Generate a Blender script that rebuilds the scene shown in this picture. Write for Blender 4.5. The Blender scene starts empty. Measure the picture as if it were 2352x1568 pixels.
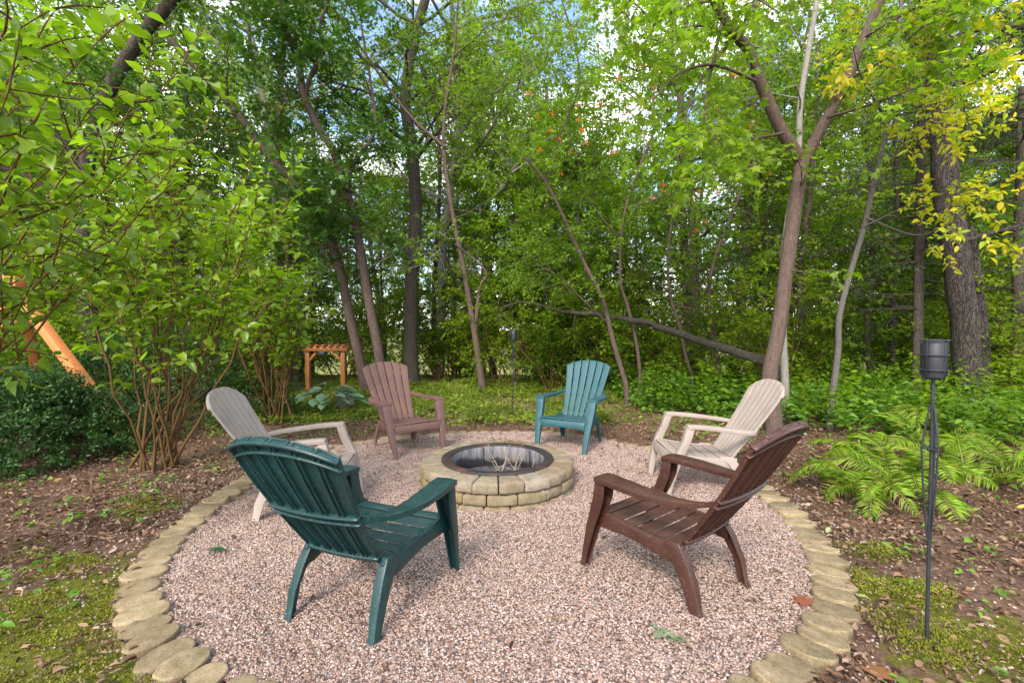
import bpy, bmesh, math, random
import numpy as np
from mathutils import Vector, Matrix

scene = bpy.context.scene
C = scene.collection
rad = math.radians

# ------------------------------------------------------------------ camera
CAM_H = 1.35
FD, CU, CV = 1066.8, 1176.0, 784.0          # focal length and centre, in 2352-wide picture units
PITCH = math.atan(34.6 / 1133.9)
cam_data = bpy.data.cameras.new("camera")
cam_data.sensor_width = 36.0
cam_data.lens = 36.0 * 1133.9 / 2500.0
cam_data.clip_start = 0.05
cam_data.clip_end = 2000.0
cam = bpy.data.objects.new("camera", cam_data)
C.objects.link(cam)
cam.location = (0, 0, CAM_H)
cam.rotation_euler = (rad(90) - PITCH, 0, 0)
scene.camera = cam

# ------------------------------------------------------------------ sky
SUN_EL, SUN_AZ = rad(40), rad(200)           # azimuth clockwise from +Y: sun behind the camera, to the left
world = bpy.data.worlds.new("World")
scene.world = world
world.use_nodes = True
nt = world.node_tree
nt.nodes.clear()
w_out = nt.nodes.new("ShaderNodeOutputWorld")
w_bg = nt.nodes.new("ShaderNodeBackground")
w_bg.inputs[1].default_value = 0.15
sky = nt.nodes.new("ShaderNodeTexSky")
sky.sky_type = 'NISHITA'
sky.sun_disc = False
sky.sun_elevation = SUN_EL
sky.sun_rotation = SUN_AZ
sky.air_density = 1.0
sky.dust_density = 1.5
tc = nt.nodes.new("ShaderNodeTexCoord")
mp = nt.nodes.new("ShaderNodeMapping")
mp.inputs['Location'].default_value = (8, 1, 3)
mp.inputs['Rotation'].default_value = (0, 0, rad(11))
mp.inputs['Scale'].default_value = (1.0, 1.0, 2.6)
no = nt.nodes.new("ShaderNodeTexNoise")
no.inputs['Scale'].default_value = 2.2
no.inputs['Detail'].default_value = 9.0
no.inputs['Roughness'].default_value = 0.6
cr = nt.nodes.new("ShaderNodeValToRGB")
cr.color_ramp.elements[0].position = 0.46
cr.color_ramp.elements[1].position = 0.67
mx = nt.nodes.new("ShaderNodeMix")
mx.data_type = 'RGBA'
mx.inputs[7].default_value = (9.6, 9.2, 8.5, 1)
nt.links.new(tc.outputs['Generated'], mp.inputs[0])
nt.links.new(mp.outputs[0], no.inputs[0])
nt.links.new(no.outputs[0], cr.inputs[0])
nt.links.new(cr.outputs[0], mx.inputs[0])
nt.links.new(sky.outputs[0], mx.inputs[6])
nt.links.new(mx.outputs[2], w_bg.inputs[0])
nt.links.new(w_bg.outputs[0], w_out.inputs[0])

# ------------------------------------------------------------------ sun
sun_data = bpy.data.lights.new("sun", 'SUN')
sun_data.energy = 1.5
sun_data.angle = rad(14)
sun_data.color = (1.0, 0.93, 0.83)
sun = bpy.data.objects.new("sun", sun_data)
C.objects.link(sun)
sd = Vector((math.sin(SUN_AZ) * math.cos(SUN_EL), math.cos(SUN_AZ) * math.cos(SUN_EL), math.sin(SUN_EL)))
sun.rotation_euler = sd.to_track_quat('Z', 'Y').to_euler()
sun.location = (-6, -8, 14)

vs = scene.view_settings
vs.view_transform = 'Standard'
vs.look = 'None'
vs.exposure = 1.6
vs.gamma = 1.0
vs.use_curve_mapping = False
scene.cycles.max_bounces = 7
scene.cycles.diffuse_bounces = 4
scene.cycles.glossy_bounces = 2
scene.cycles.transmission_bounces = 4

# ------------------------------------------------------------------ helpers
cP, sP = math.cos(PITCH), math.sin(PITCH)

def ray(u, v):
    xr, yu = (u - CU) / FD, (CV - v) / FD
    return np.array((xr, cP + yu * sP, -sP + yu * cP))

def at(u, v, Y):
    d = ray(u, v)
    return np.array((0, 0, CAM_H)) + d * (Y / d[1])

def gnd(u, v, z=0.0):
    d = ray(u, v)
    return np.array((0, 0, CAM_H)) + d * ((z - CAM_H) / d[2])

def tag(o, label=None, cat=None, group=None, kind=None):
    if label: o["label"] = label
    if cat: o["category"] = cat
    if group: o["group"] = group
    if kind: o["kind"] = kind
    return o

def empty(name, loc, rz=0.0):
    o = bpy.data.objects.new(name, None)
    o.empty_display_size = 0.2
    C.objects.link(o)
    o.location = loc
    o.rotation_euler = (0, 0, rz)
    return o

def link(name, me, parent=None):
    o = bpy.data.objects.new(name, me)
    C.objects.link(o)
    if parent is not None:
        o.parent = parent
    return o

def mesh_np(name, verts, faces, mat=None, smooth=False):
    """faces: list of int arrays shaped (n, k)"""
    me = bpy.data.meshes.new(name)
    verts = np.asarray(verts, dtype=np.float32).reshape(-1, 3)
    me.vertices.add(len(verts))
    me.vertices.foreach_set("co", verts.ravel())
    li, ls, off = [], [], 0
    for f in faces:
        f = np.asarray(f, dtype=np.int32)
        if f.size == 0: continue
        n, k = f.shape
        li.append(f.ravel())
        ls.append(off + np.arange(n, dtype=np.int32) * k)
        off += n * k
    li = np.concatenate(li); ls = np.concatenate(ls)
    me.loops.add(len(li))
    me.loops.foreach_set("vertex_index", li)
    me.polygons.add(len(ls))
    me.polygons.foreach_set("loop_start", ls)
    if smooth:
        me.polygons.foreach_set("use_smooth", np.ones(len(ls), dtype=bool))
    me.update(calc_edges=True)
    if mat: me.materials.append(mat)
    return me

class Geo:
    """collects polygons of mixed size into one mesh"""
    def __init__(self):
        self.v, self.f, self.n = [], {}, 0
    def add(self, verts, faces):
        verts = np.asarray(verts, float).reshape(-1, 3)
        for f in faces:
            self.f.setdefault(len(f), []).append([i + self.n for i in f])
        self.v.append(verts); self.n += len(verts)
    def loft(self, rings, cap=True, closed=True):
        k = len(rings[0]); base = self.n
        faces = []
        m = len(rings)
        for i in range(m - 1):
            for j in range(k if closed else k - 1):
                a, b = i * k + j, i * k + (j + 1) % k
                faces.append((a, b, b + k, a + k))
        if cap:
            faces.append(tuple(range(k - 1, -1, -1)))
            faces.append(tuple((m - 1) * k + j for j in range(k)))
        self.add(np.concatenate([np.asarray(r, float) for r in rings]), faces)
    def box(self, c, s, rot=None):
        c = np.asarray(c, float); s = np.asarray(s, float) / 2
        vv = np.array([(x, y, z) for x in (-1, 1) for y in (-1, 1) for z in (-1, 1)], float) * s
        if rot is not None: vv = vv @ np.asarray(rot).T
        self.add(vv + c, [(0, 1, 3, 2), (4, 6, 7, 5), (0, 4, 5, 1), (2, 3, 7, 6), (0, 2, 6, 4), (1, 5, 7, 3)])
    def beam(self, a, b, w, h, up=(0, 0, 1)):
        a = np.asarray(a, float); b = np.asarray(b, float)
        d = b - a; d /= np.linalg.norm(d)
        s = np.cross(d, up); s /= np.linalg.norm(s); n = np.cross(s, d)
        def ring(p): return [p + s * w / 2 * i + n * h / 2 * j for i, j in ((-1, -1), (1, -1), (1, 1), (-1, 1))]
        self.loft([ring(a), ring(b)])
    def tube(self, pts, r, seg=8, cap=True):
        v, f = tube_arr(np.asarray(pts, float), np.broadcast_to(np.asarray(r, float), (len(pts),)), seg)
        self.add(v, [tuple(q) for q in f])
    def build(self, name, mat, parent=None, smooth=False, bevel=0.0, seg=1, loc=None):
        v = np.concatenate(self.v)
        me = mesh_np(name, v, [np.array(x) for x in self.f.values()], mat, smooth)
        bm = bmesh.new(); bm.from_mesh(me)
        bmesh.ops.recalc_face_normals(bm, faces=bm.faces)
        bm.to_mesh(me); bm.free()
        o = link(name, me, parent)
        if bevel > 0:
            m = o.modifiers.new("bevel", 'BEVEL')
            m.width = bevel; m.segments = seg; m.limit_method = 'ANGLE'; m.angle_limit = rad(35)
            if smooth: m.harden_normals = False
        if loc is not None: o.location = loc
        return o

def tube_arr(p, r, seg):
    n = len(p)
    t = np.gradient(p, axis=0)
    t /= np.linalg.norm(t, axis=1)[:, None] + 1e-9
    ref = np.array((0.31, 0.22, 0.93)) if abs(t[0][2]) < 0.8 else np.array((0.95, 0.2, 0.1))
    s = np.cross(t, ref); s /= np.linalg.norm(s, axis=1)[:, None] + 1e-9
    u = np.cross(s, t)
    a = np.arange(seg) * 2 * np.pi / seg
    ring = np.cos(a)[None, :, None] * s[:, None, :] + np.sin(a)[None, :, None] * u[:, None, :]
    v = (p[:, None, :] + ring * r[:, None, None]).reshape(-1, 3)
    i = np.arange(n - 1)[:, None] * seg; j = np.arange(seg)[None, :]
    f = np.stack([i + j, i + (j + 1) % seg, i + seg + (j + 1) % seg, i + seg + j], -1).reshape(-1, 4)
    return v, f

def smooth_path(pts, rr, n):
    """Catmull-Rom resample of a polyline with radii"""
    P = np.asarray(pts, float); R = np.asarray(rr, float)
    Q = np.concatenate([P, R[:, None]], 1)
    Q = np.concatenate([[2 * Q[0] - Q[1]], Q, [2 * Q[-1] - Q[-2]]])
    out = []
    m = len(P) - 1
    for x in np.linspace(0, m, n):
        i = min(int(x), m - 1); t = x - i
        a, b, c, d = Q[i:i + 4]
        out.append(0.5 * (2 * b + (c - a) * t + (2 * a - 5 * b + 4 * c - d) * t * t + (3 * b - a - 3 * c + d) * t ** 3))
    out = np.array(out)
    return out[:, :3], np.maximum(out[:, 3], 0.002)

def nrm(v):
    v = np.asarray(v, float)
    return v / (np.linalg.norm(v) + 1e-9)

# ------------------------------------------------------------------ materials
def new_mat(name):
    m = bpy.data.materials.new(name); m.use_nodes = True
    t = m.node_tree; t.nodes.clear()
    o = t.nodes.new("ShaderNodeOutputMaterial")
    return m, t, o

def N(t, typ, **kw):
    n = t.nodes.new(typ)
    for k, v in kw.items():
        if k.startswith('_'): setattr(n, k[1:], v)
        else: n.inputs[k.replace('__', ' ')].default_value = v
    return n

def ramp(t, stops, src=None, interp='LINEAR'):
    n = t.nodes.new("ShaderNodeValToRGB")
    n.color_ramp.interpolation = interp
    e = n.color_ramp.elements
    while len(e) < len(stops): e.new(0.5)
    for q, (p, c) in zip(e, stops):
        q.position = p; q.color = (c[0], c[1], c[2], 1)
    if src is not None: t.links.new(src, n.inputs[0])
    return n

def noise(t, scale, detail=5.0, rough=0.55, vec=None, dist=0.0):
    n = N(t, "ShaderNodeTexNoise", Scale=scale, Detail=detail, Roughness=rough, Distortion=dist)
    if vec is not None: t.links.new(vec, n.inputs['Vector'])
    return n

def mixc(t, fac, a, b, blend='MIX'):
    n = t.nodes.new("ShaderNodeMix"); n.data_type = 'RGBA'; n.blend_type = blend
    for idx, x in ((0, fac), (6, a), (7, b)):
        if isinstance(x, (int, float)): n.inputs[idx].default_value = x
        elif isinstance(x, tuple): n.inputs[idx].default_value = (*x[:3], 1)
        else: t.links.new(x, n.inputs[idx])
    return n.outputs[2]

def leaf_mat(name, stops, trans=0.45, rough=0.45, spec=0.35, clump=0.35, clump_scale=0.9, yellow=None):
    """stops: colours spread over the leaves at random, leaf by leaf"""
    m, t, o = new_mat(name)
    g = t.nodes.new("ShaderNodeNewGeometry")
    k = len(stops)
    r = ramp(t, [(i / max(1, k - 1), c) for i, c in enumerate(stops)], g.outputs['Random Per Island'])
    tcn = t.nodes.new("ShaderNodeTexCoord")
    nz = noise(t, clump_scale, 2.0, 0.5, tcn.outputs['Object'])
    hs = N(t, "ShaderNodeHueSaturation", Saturation=1.0)
    mr = N(t, "ShaderNodeMapRange")
    mr.inputs['From Min'].default_value = 0.3; mr.inputs['From Max'].default_value = 0.7
    mr.inputs['To Min'].default_value = 1.0 - clump; mr.inputs['To Max'].default_value = 1.0 + clump
    t.links.new(nz.outputs[0], mr.inputs[0])
    t.links.new(mr.outputs[0], hs.inputs['Value'])
    t.links.new(r.outputs[0], hs.inputs['Color'])
    col = hs.outputs[0]
    p = N(t, "ShaderNodeBsdfPrincipled", Roughness=rough)
    p.inputs['Specular IOR Level'].default_value = spec
    t.links.new(col, p.inputs['Base Color'])
    tr = t.nodes.new("ShaderNodeBsdfTranslucent")
    tcol = mixc(t, 1.0, col, (1.35, 1.5, 0.5), 'MULTIPLY')
    t.links.new(tcol, tr.inputs['Color'])
    ms = t.nodes.new("ShaderNodeMixShader"); ms.inputs[0].default_value = trans
    t.links.new(p.outputs[0], ms.inputs[1]); t.links.new(tr.outputs[0], ms.inputs[2])
    t.links.new(ms.outputs[0], o.inputs[0])
    return m

def bark_mat(name, dark, light, scale=9.0, stretch=0.18, bump=0.6, lichen=None, dist=0.02):
    m, t, o = new_mat(name)
    tcn = t.nodes.new("ShaderNodeTexCoord")
    mpn = N(t, "ShaderNodeMapping"); mpn.inputs['Scale'].default_value = (1, 1, stretch)
    t.links.new(tcn.outputs['Object'], mpn.inputs[0])
    vo = N(t, "ShaderNodeTexVoronoi", Scale=scale * 3.0); vo.feature = 'DISTANCE_TO_EDGE'
    n0 = noise(t, scale, 4, 0.6, mpn.outputs[0])
    wv = t.nodes.new("ShaderNodeVectorMath"); wv.operation = 'ADD'
    t.links.new(mpn.outputs[0], wv.inputs[0]); t.links.new(n0.outputs['Color'], wv.inputs[1])
    t.links.new(wv.outputs[0], vo.inputs['Vector'])
    n1 = noise(t, scale * 5, 6, 0.65, mpn.outputs[0])
    mm = N(t, "ShaderNodeMath"); mm.operation = 'MULTIPLY'
    mr = N(t, "ShaderNodeMapRange"); mr.inputs['From Max'].default_value = 0.11; mr.inputs['To Min'].default_value = 0.25
    t.links.new(vo.outputs['Distance'], mr.inputs[0])
    t.links.new(mr.outputs[0], mm.inputs[0]); t.links.new(n1.outputs[0], mm.inputs[1])
    r = ramp(t, [(0.05, dark), (0.75, light)], mm.outputs[0])
    col = r.outputs[0]
    if lichen:
        n2 = noise(t, 2.3, 5, 0.6, tcn.outputs['Object'])
        r2 = ramp(t, [(0.52, (0, 0, 0)), (0.66, (0.75, 0.75, 0.75))], n2.outputs[0])
        col = mixc(t, r2.outputs[0], col, lichen)
    p = N(t, "ShaderNodeBsdfPrincipled", Roughness=0.9)
    p.inputs['Specular IOR Level'].default_value = 0.15
    t.links.new(col, p.inputs['Base Color'])
    b = N(t, "ShaderNodeBump", Strength=bump, Distance=dist)
    t.links.new(mm.outputs[0], b.inputs['Height']); t.links.new(b.outputs[0], p.inputs['Normal'])
    t.links.new(p.outputs[0], o.inputs[0])
    return m

def plastic_mat(name, col, fade, dirt, rough=0.42):
    m, t, o = new_mat(name)
    tcn = t.nodes.new("ShaderNodeTexCoord")
    n1 = noise(t, 5, 5, 0.65, tcn.outputs['Object'])
    n2 = noise(t, 60, 4, 0.6, tcn.outputs['Object'])
    r1 = ramp(t, [(0.35, col), (0.7, fade)], n1.outputs[0])
    r2 = ramp(t, [(0.58, (0, 0, 0)), (0.72, (0.7, 0.7, 0.7))], n2.outputs[0])
    ge = t.nodes.new("ShaderNodeNewGeometry"); sz = t.nodes.new("ShaderNodeSeparateXYZ"); t.links.new(ge.outputs['Normal'], sz.inputs[0])
    mz = N(t, "ShaderNodeMapRange"); mz.inputs['From Min'].default_value = 0.75; mz.inputs['From Max'].default_value = 0.98
    t.links.new(sz.outputs[2], mz.inputs[0])
    n5 = noise(t, 11, 6, 0.7, tcn.outputs['Object']); r5 = ramp(t, [(0.38, (0, 0, 0)), (0.68, (0.75, 0.75, 0.75))], n5.outputs[0])
    mu = N(t, "ShaderNodeMath"); mu.operation = 'MULTIPLY'; t.links.new(mz.outputs[0], mu.inputs[0]); t.links.new(r5.outputs[0], mu.inputs[1])
    c0 = mixc(t, mu.outputs[0], r1.outputs[0], tuple(0.45 * a + 0.55 * b for a, b in zip(fade, dirt)))  # paler upward faces: bleaching, plus sky reflection put into the colour
    c = mixc(t, r2.outputs[0], c0, dirt)
    n6 = noise(t, 130, 2, 0.5, tcn.outputs['Object']); r6 = ramp(t, [(0.69, (0, 0, 0)), (0.73, (0.8, 0.8, 0.8))], n6.outputs[0])
    c = mixc(t, r6.outputs[0], c, tuple(min(.5, x * 2.2 + .05) for x in dirt))
    p = N(t, "ShaderNodeBsdfPrincipled", Roughness=rough)
    p.inputs['Specular IOR Level'].default_value = 0.45
    t.links.new(c, p.inputs['Base Color'])
    rr = N(t, "ShaderNodeMapRange"); rr.inputs['To Min'].default_value = rough - 0.1; rr.inputs['To Max'].default_value = rough + 0.22
    t.links.new(n1.outputs[0], rr.inputs[0]); t.links.new(rr.outputs[0], p.inputs['Roughness'])
    b = N(t, "ShaderNodeBump", Strength=0.12, Distance=0.002)
    n3 = noise(t, 220, 2, 0.5, tcn.outputs['Object'])
    t.links.new(n3.outputs[0], b.inputs['Height']); t.links.new(b.outputs[0], p.inputs['Normal'])
    t.links.new(p.outputs[0], o.inputs[0])
    return m

def simple_mat(name, c1, c2, scale=8, rough=0.8, bump=0.3, dist=0.005, metal=0.0, spec=0.3, stretch=(1, 1, 1), per_object=0.0):
    m, t, o = new_mat(name)
    tcn = t.nodes.new("ShaderNodeTexCoord")
    mpn = N(t, "ShaderNodeMapping"); mpn.inputs['Scale'].default_value = stretch
    t.links.new(tcn.outputs['Object'], mpn.inputs[0])
    n1 = noise(t, scale, 7, 0.65, mpn.outputs[0])
    r = ramp(t, [(0.3, c1), (0.7, c2)], n1.outputs[0])
    col = r.outputs[0]
    p = N(t, "ShaderNodeBsdfPrincipled", Roughness=rough, Metallic=metal)
    p.inputs['Specular IOR Level'].default_value = spec
    if per_object:
        oi = t.nodes.new("ShaderNodeObjectInfo")
        hs = N(t, "ShaderNodeHueSaturation")
        mr = N(t, "ShaderNodeMapRange"); mr.inputs['To Min'].default_value = 1 - per_object; mr.inputs['To Max'].default_value = 1 + per_object
        t.links.new(oi.outputs['Random'], mr.inputs[0]); t.links.new(mr.outputs[0], hs.inputs['Value'])
        t.links.new(col, hs.inputs['Color']); col = hs.outputs[0]
    t.links.new(col, p.inputs['Base Color'])
    if bump:
        n2 = noise(t, scale * 6, 6, 0.7, mpn.outputs[0])
        b = N(t, "ShaderNodeBump", Strength=bump, Distance=dist)
        t.links.new(n2.outputs[0], b.inputs['Height']); t.links.new(b.outputs[0], p.inputs['Normal'])
    t.links.new(p.outputs[0], o.inputs[0])
    return m

M = {}
M['leaf_lime'] = leaf_mat('leaf_lime', [(0.159, 0.249, 0.016), (0.201, 0.303, 0.018), (0.127, 0.227, 0.018), (0.244, 0.324, 0.022)], 0.58)
M['leaf_shrub'] = leaf_mat('leaf_shrub', [(0.137, 0.238, 0.016), (0.195, 0.307, 0.018), (0.115, 0.216, 0.018), (0.230, 0.330, 0.022), (0.161, 0.274, 0.018)], 0.5, rough=0.38, spec=0.5, clump=0.2)
M['leaf_mid'] = leaf_mat('leaf_mid', [(0.097, 0.190, 0.017), (0.146, 0.250, 0.017), (0.121, 0.214, 0.019), (0.194, 0.286, 0.019)], 0.55)
M['leaf_oak'] = leaf_mat('leaf_oak', [(0.048, 0.127, 0.020), (0.072, 0.161, 0.020), (0.060, 0.138, 0.022), (0.096, 0.184, 0.020)], 0.42, rough=0.36, spec=0.5)
M['leaf_back'] = leaf_mat('leaf_back', [(0.178, 0.269, 0.018), (0.237, 0.327, 0.020), (0.155, 0.245, 0.018), (0.319, 0.362, 0.030)], 0.6)
M['leaf_yellow'] = leaf_mat('leaf_yellow', [(0.525, 0.425, 0.022), (0.450, 0.438, 0.033), (0.275, 0.375, 0.028), (0.600, 0.450, 0.022), (0.225, 0.338, 0.022)], 0.5)
M['leaf_spruce'] = leaf_mat('leaf_spruce', [(0.035, 0.06, 0.018), (0.05, 0.075, 0.02), (0.06, 0.065, 0.025), (0.04, 0.07, 0.02)], 0.2)
M['leaf_yew'] = leaf_mat('leaf_yew', [(0.025, 0.075, 0.018), (0.04, 0.10, 0.02), (0.035, 0.085, 0.02), (0.06, 0.12, 0.022)], 0.2, rough=0.4, clump=0.4, clump_scale=2.5)
M['leaf_under'] = leaf_mat('leaf_under', [(0.094, 0.208, 0.032), (0.131, 0.267, 0.038), (0.188, 0.312, 0.032), (0.112, 0.238, 0.043)], 0.4, clump=0.25, clump_scale=1.6)
M['leaf_cover'] = leaf_mat('leaf_cover', [(0.16, 0.24, 0.03), (0.22, 0.28, 0.03), (0.12, 0.22, 0.03), (0.30, 0.30, 0.04), (0.10, 0.19, 0.03)], 0.4, clump=0.3, clump_scale=1.2)
M['leaf_fern'] = leaf_mat('leaf_fern', [(0.20, 0.31, 0.03), (0.26, 0.37, 0.035), (0.16, 0.28, 0.03), (0.30, 0.38, 0.05), (0.22, 0.33, 0.03), (0.30, 0.22, 0.08)], 0.45, clump=0.3, clump_scale=3.0)
M['leaf_hosta'] = leaf_mat('leaf_hosta', [(0.180, 0.290, 0.180), (0.220, 0.340, 0.213), (0.150, 0.260, 0.139)], 0.25, rough=0.4)
M['litter'] = leaf_mat('litter', [(0.05, 0.03, 0.022), (0.16, 0.09, 0.055), (0.24, 0.15, 0.09), (0.09, 0.05, 0.035), (0.33, 0.22, 0.15), (0.20, 0.105, 0.06), (0.27, 0.17, 0.10), (0.14, 0.085, 0.055), (0.40, 0.29, 0.21)], 0.05, rough=0.75, spec=0.2, clump=0.25)
M['litter_green'] = leaf_mat('litter_green', [(0.25, 0.33, 0.07), (0.16, 0.27, 0.06), (0.40, 0.38, 0.06), (0.28, 0.36, 0.2), (0.45, 0.22, 0.05)], 0.2)
M['bark_brown'] = bark_mat('bark_brown', (0.046, 0.031, 0.025), (0.178, 0.127, 0.105), 7, 0.22, 0.5, dist=0.012)
M['bark_dark'] = bark_mat('bark_dark', (0.035, 0.028, 0.024), (0.15, 0.12, 0.10), 6, 0.2, 0.7, dist=0.03)
M['bark_grey'] = bark_mat('bark_grey', (0.125, 0.114, 0.104), (0.328, 0.304, 0.266), 6, 0.4, 0.3, dist=0.008)
M['bark_rough'] = bark_mat('bark_rough', (0.016, 0.013, 0.012), (0.112, 0.093, 0.082), 4.2, 0.3, 0.9, dist=0.05)
M['bark_wavy'] = bark_mat('bark_wavy', (0.060, 0.053, 0.049), (0.170, 0.153, 0.140), 8, 0.4, 0.3, dist=0.006)
M['bark_stem'] = bark_mat('bark_stem', (0.062, 0.036, 0.015), (0.161, 0.094, 0.035), 14, 0.15, 0.3, dist=0.004)
M['bark_log'] = bark_mat('bark_log', (0.021, 0.019, 0.015), (0.101, 0.089, 0.069), 7, 0.6, 0.8, lichen=(0.118, 0.114, 0.077), dist=0.02)
M['twig_dead'] = simple_mat('twig_dead', (0.165, 0.130, 0.098), (0.315, 0.259, 0.210), 20, 0.8, 0.3)
M['berry'] = simple_mat('berry', (0.55, 0.07, 0.015), (0.70, 0.16, 0.02), 30, 0.35, 0)
M['teal_dark'] = plastic_mat('teal_dark', (0.004, 0.029, 0.030), (0.006, 0.041, 0.042), (0.065, 0.088, 0.083), 0.34)
M['teal_faded_sheen'] = plastic_mat('teal_faded_sheen', (0.012, 0.065, 0.078), (0.020, 0.082, 0.098), (0.06, 0.11, 0.125), 0.46)  # lighter than teal_dark: fading, and reflected light put into the colour
M['brown_dark'] = plastic_mat('brown_dark', (0.044, 0.017, 0.012), (0.063, 0.026, 0.019), (0.124, 0.070, 0.052), 0.34)
M['brown_faded'] = plastic_mat('brown_faded', (0.116, 0.059, 0.049), (0.151, 0.077, 0.064), (0.174, 0.106, 0.085), 0.5)
M['tan'] = plastic_mat('tan', (0.294, 0.240, 0.206), (0.353, 0.296, 0.260), (0.193, 0.143, 0.108), 0.5)
M['black_metal'] = simple_mat('black_metal', (0.012, 0.014, 0.02), (0.03, 0.033, 0.042), 25, 0.5, 0.1, spec=0.5)
M['orange_wood'] = simple_mat('orange_wood', (0.42, 0.135, 0.035), (0.58, 0.22, 0.07), 6, 0.6, 0.25, stretch=(8, 8, 1))
M['arbor_wood'] = simple_mat('arbor_wood', (0.211, 0.074, 0.019), (0.310, 0.124, 0.039), 6, 0.65, 0.25, stretch=(8, 8, 1))
M['boulder'] = simple_mat('boulder', (0.17, 0.15, 0.17), (0.33, 0.30, 0.32), 5, 0.85, 0.6, 0.02)

# ------------------------------------------------------------------ leaves, branches
T_DIAMOND = (np.array([(0, 0, 0), (.45, -.33, .05), (1, 0, -.06), (.45, .33, .05)], float), np.array([(0, 1, 2), (0, 2, 3)]))
T_OVATE = (np.array([(0, 0, 0), (.22, -.25, .06), (.58, -.27, .05), (1.0, 0, -.12), (.58, .27, .05), (.22, .25, .06), (.28, 0, -.02), (.64, 0, -.04)], float),
           np.array([(0, 1, 6), (1, 2, 7), (1, 7, 6), (2, 3, 7), (3, 4, 7), (4, 5, 7), (5, 6, 7), (5, 0, 6)]))
T_MAPLE = (np.array([(0, 0, 0), (.12, -.42, .03), (.38, -.24, .0), (.62, -.55, -.06), (.60, -.17, .0), (1, 0, -.1), (.60, .17, 0), (.62, .55, -.06), (.38, .24, 0), (.12, .42, .03)], float),
           np.array([(0, 1, 2), (0, 2, 4), (2, 3, 4), (0, 4, 6), (4, 5, 6), (0, 6, 8), (6, 7, 8), (0, 8, 9)]))
T_CURL = (np.array([(0, 0, .05), (.3, -.28, .14), (.7, -.2, .10), (1, .04, -.05), (.62, .26, .16), (.25, .22, .2), (.5, 0, 0)], float), np.array([(0, 1, 6), (1, 2, 6), (2, 3, 6), (3, 4, 6), (4, 5, 6), (5, 0, 6)]))
T_NEEDLE = (np.array([(0, 0, 0), (.5, -.09, .02), (1, 0, -.05), (.5, .09, .02)], float), np.array([(0, 1, 2), (0, 2, 3)]))

def leaves_mesh(name, pos, ax, nm, ln, tmpl, mat, wid=1.0):
    pos = np.asarray(pos, float); ax = np.asarray(ax, float); nm = np.asarray(nm, float); ln = np.asarray(ln, float)
    ax = ax / (np.linalg.norm(ax, axis=1)[:, None] + 1e-9)
    sd = np.cross(nm, ax); sd /= np.linalg.norm(sd, axis=1)[:, None] + 1e-9
    n2 = np.cross(ax, sd)
    tv, tf = tmpl
    k = len(tv)
    rq = np.random.default_rng(len(pos))
    cz = rq.uniform(-.2, 3.2, len(pos))[:, None, None]; cw = wid * rq.uniform(.72, 1.15, len(pos))[:, None, None]
    v = pos[:, None, :] + ln[:, None, None] * (tv[None, :, 0, None] * ax[:, None, :] + cw * tv[None, :, 1, None] * sd[:, None, :] + cz * tv[None, :, 2, None] * n2[:, None, :])
    f = (tf[None] + (np.arange(len(pos)) * k)[:, None, None]).reshape(-1, tf.shape[1])
    return mesh_np(name, v.reshape(-1, 3), [f], mat)

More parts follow.
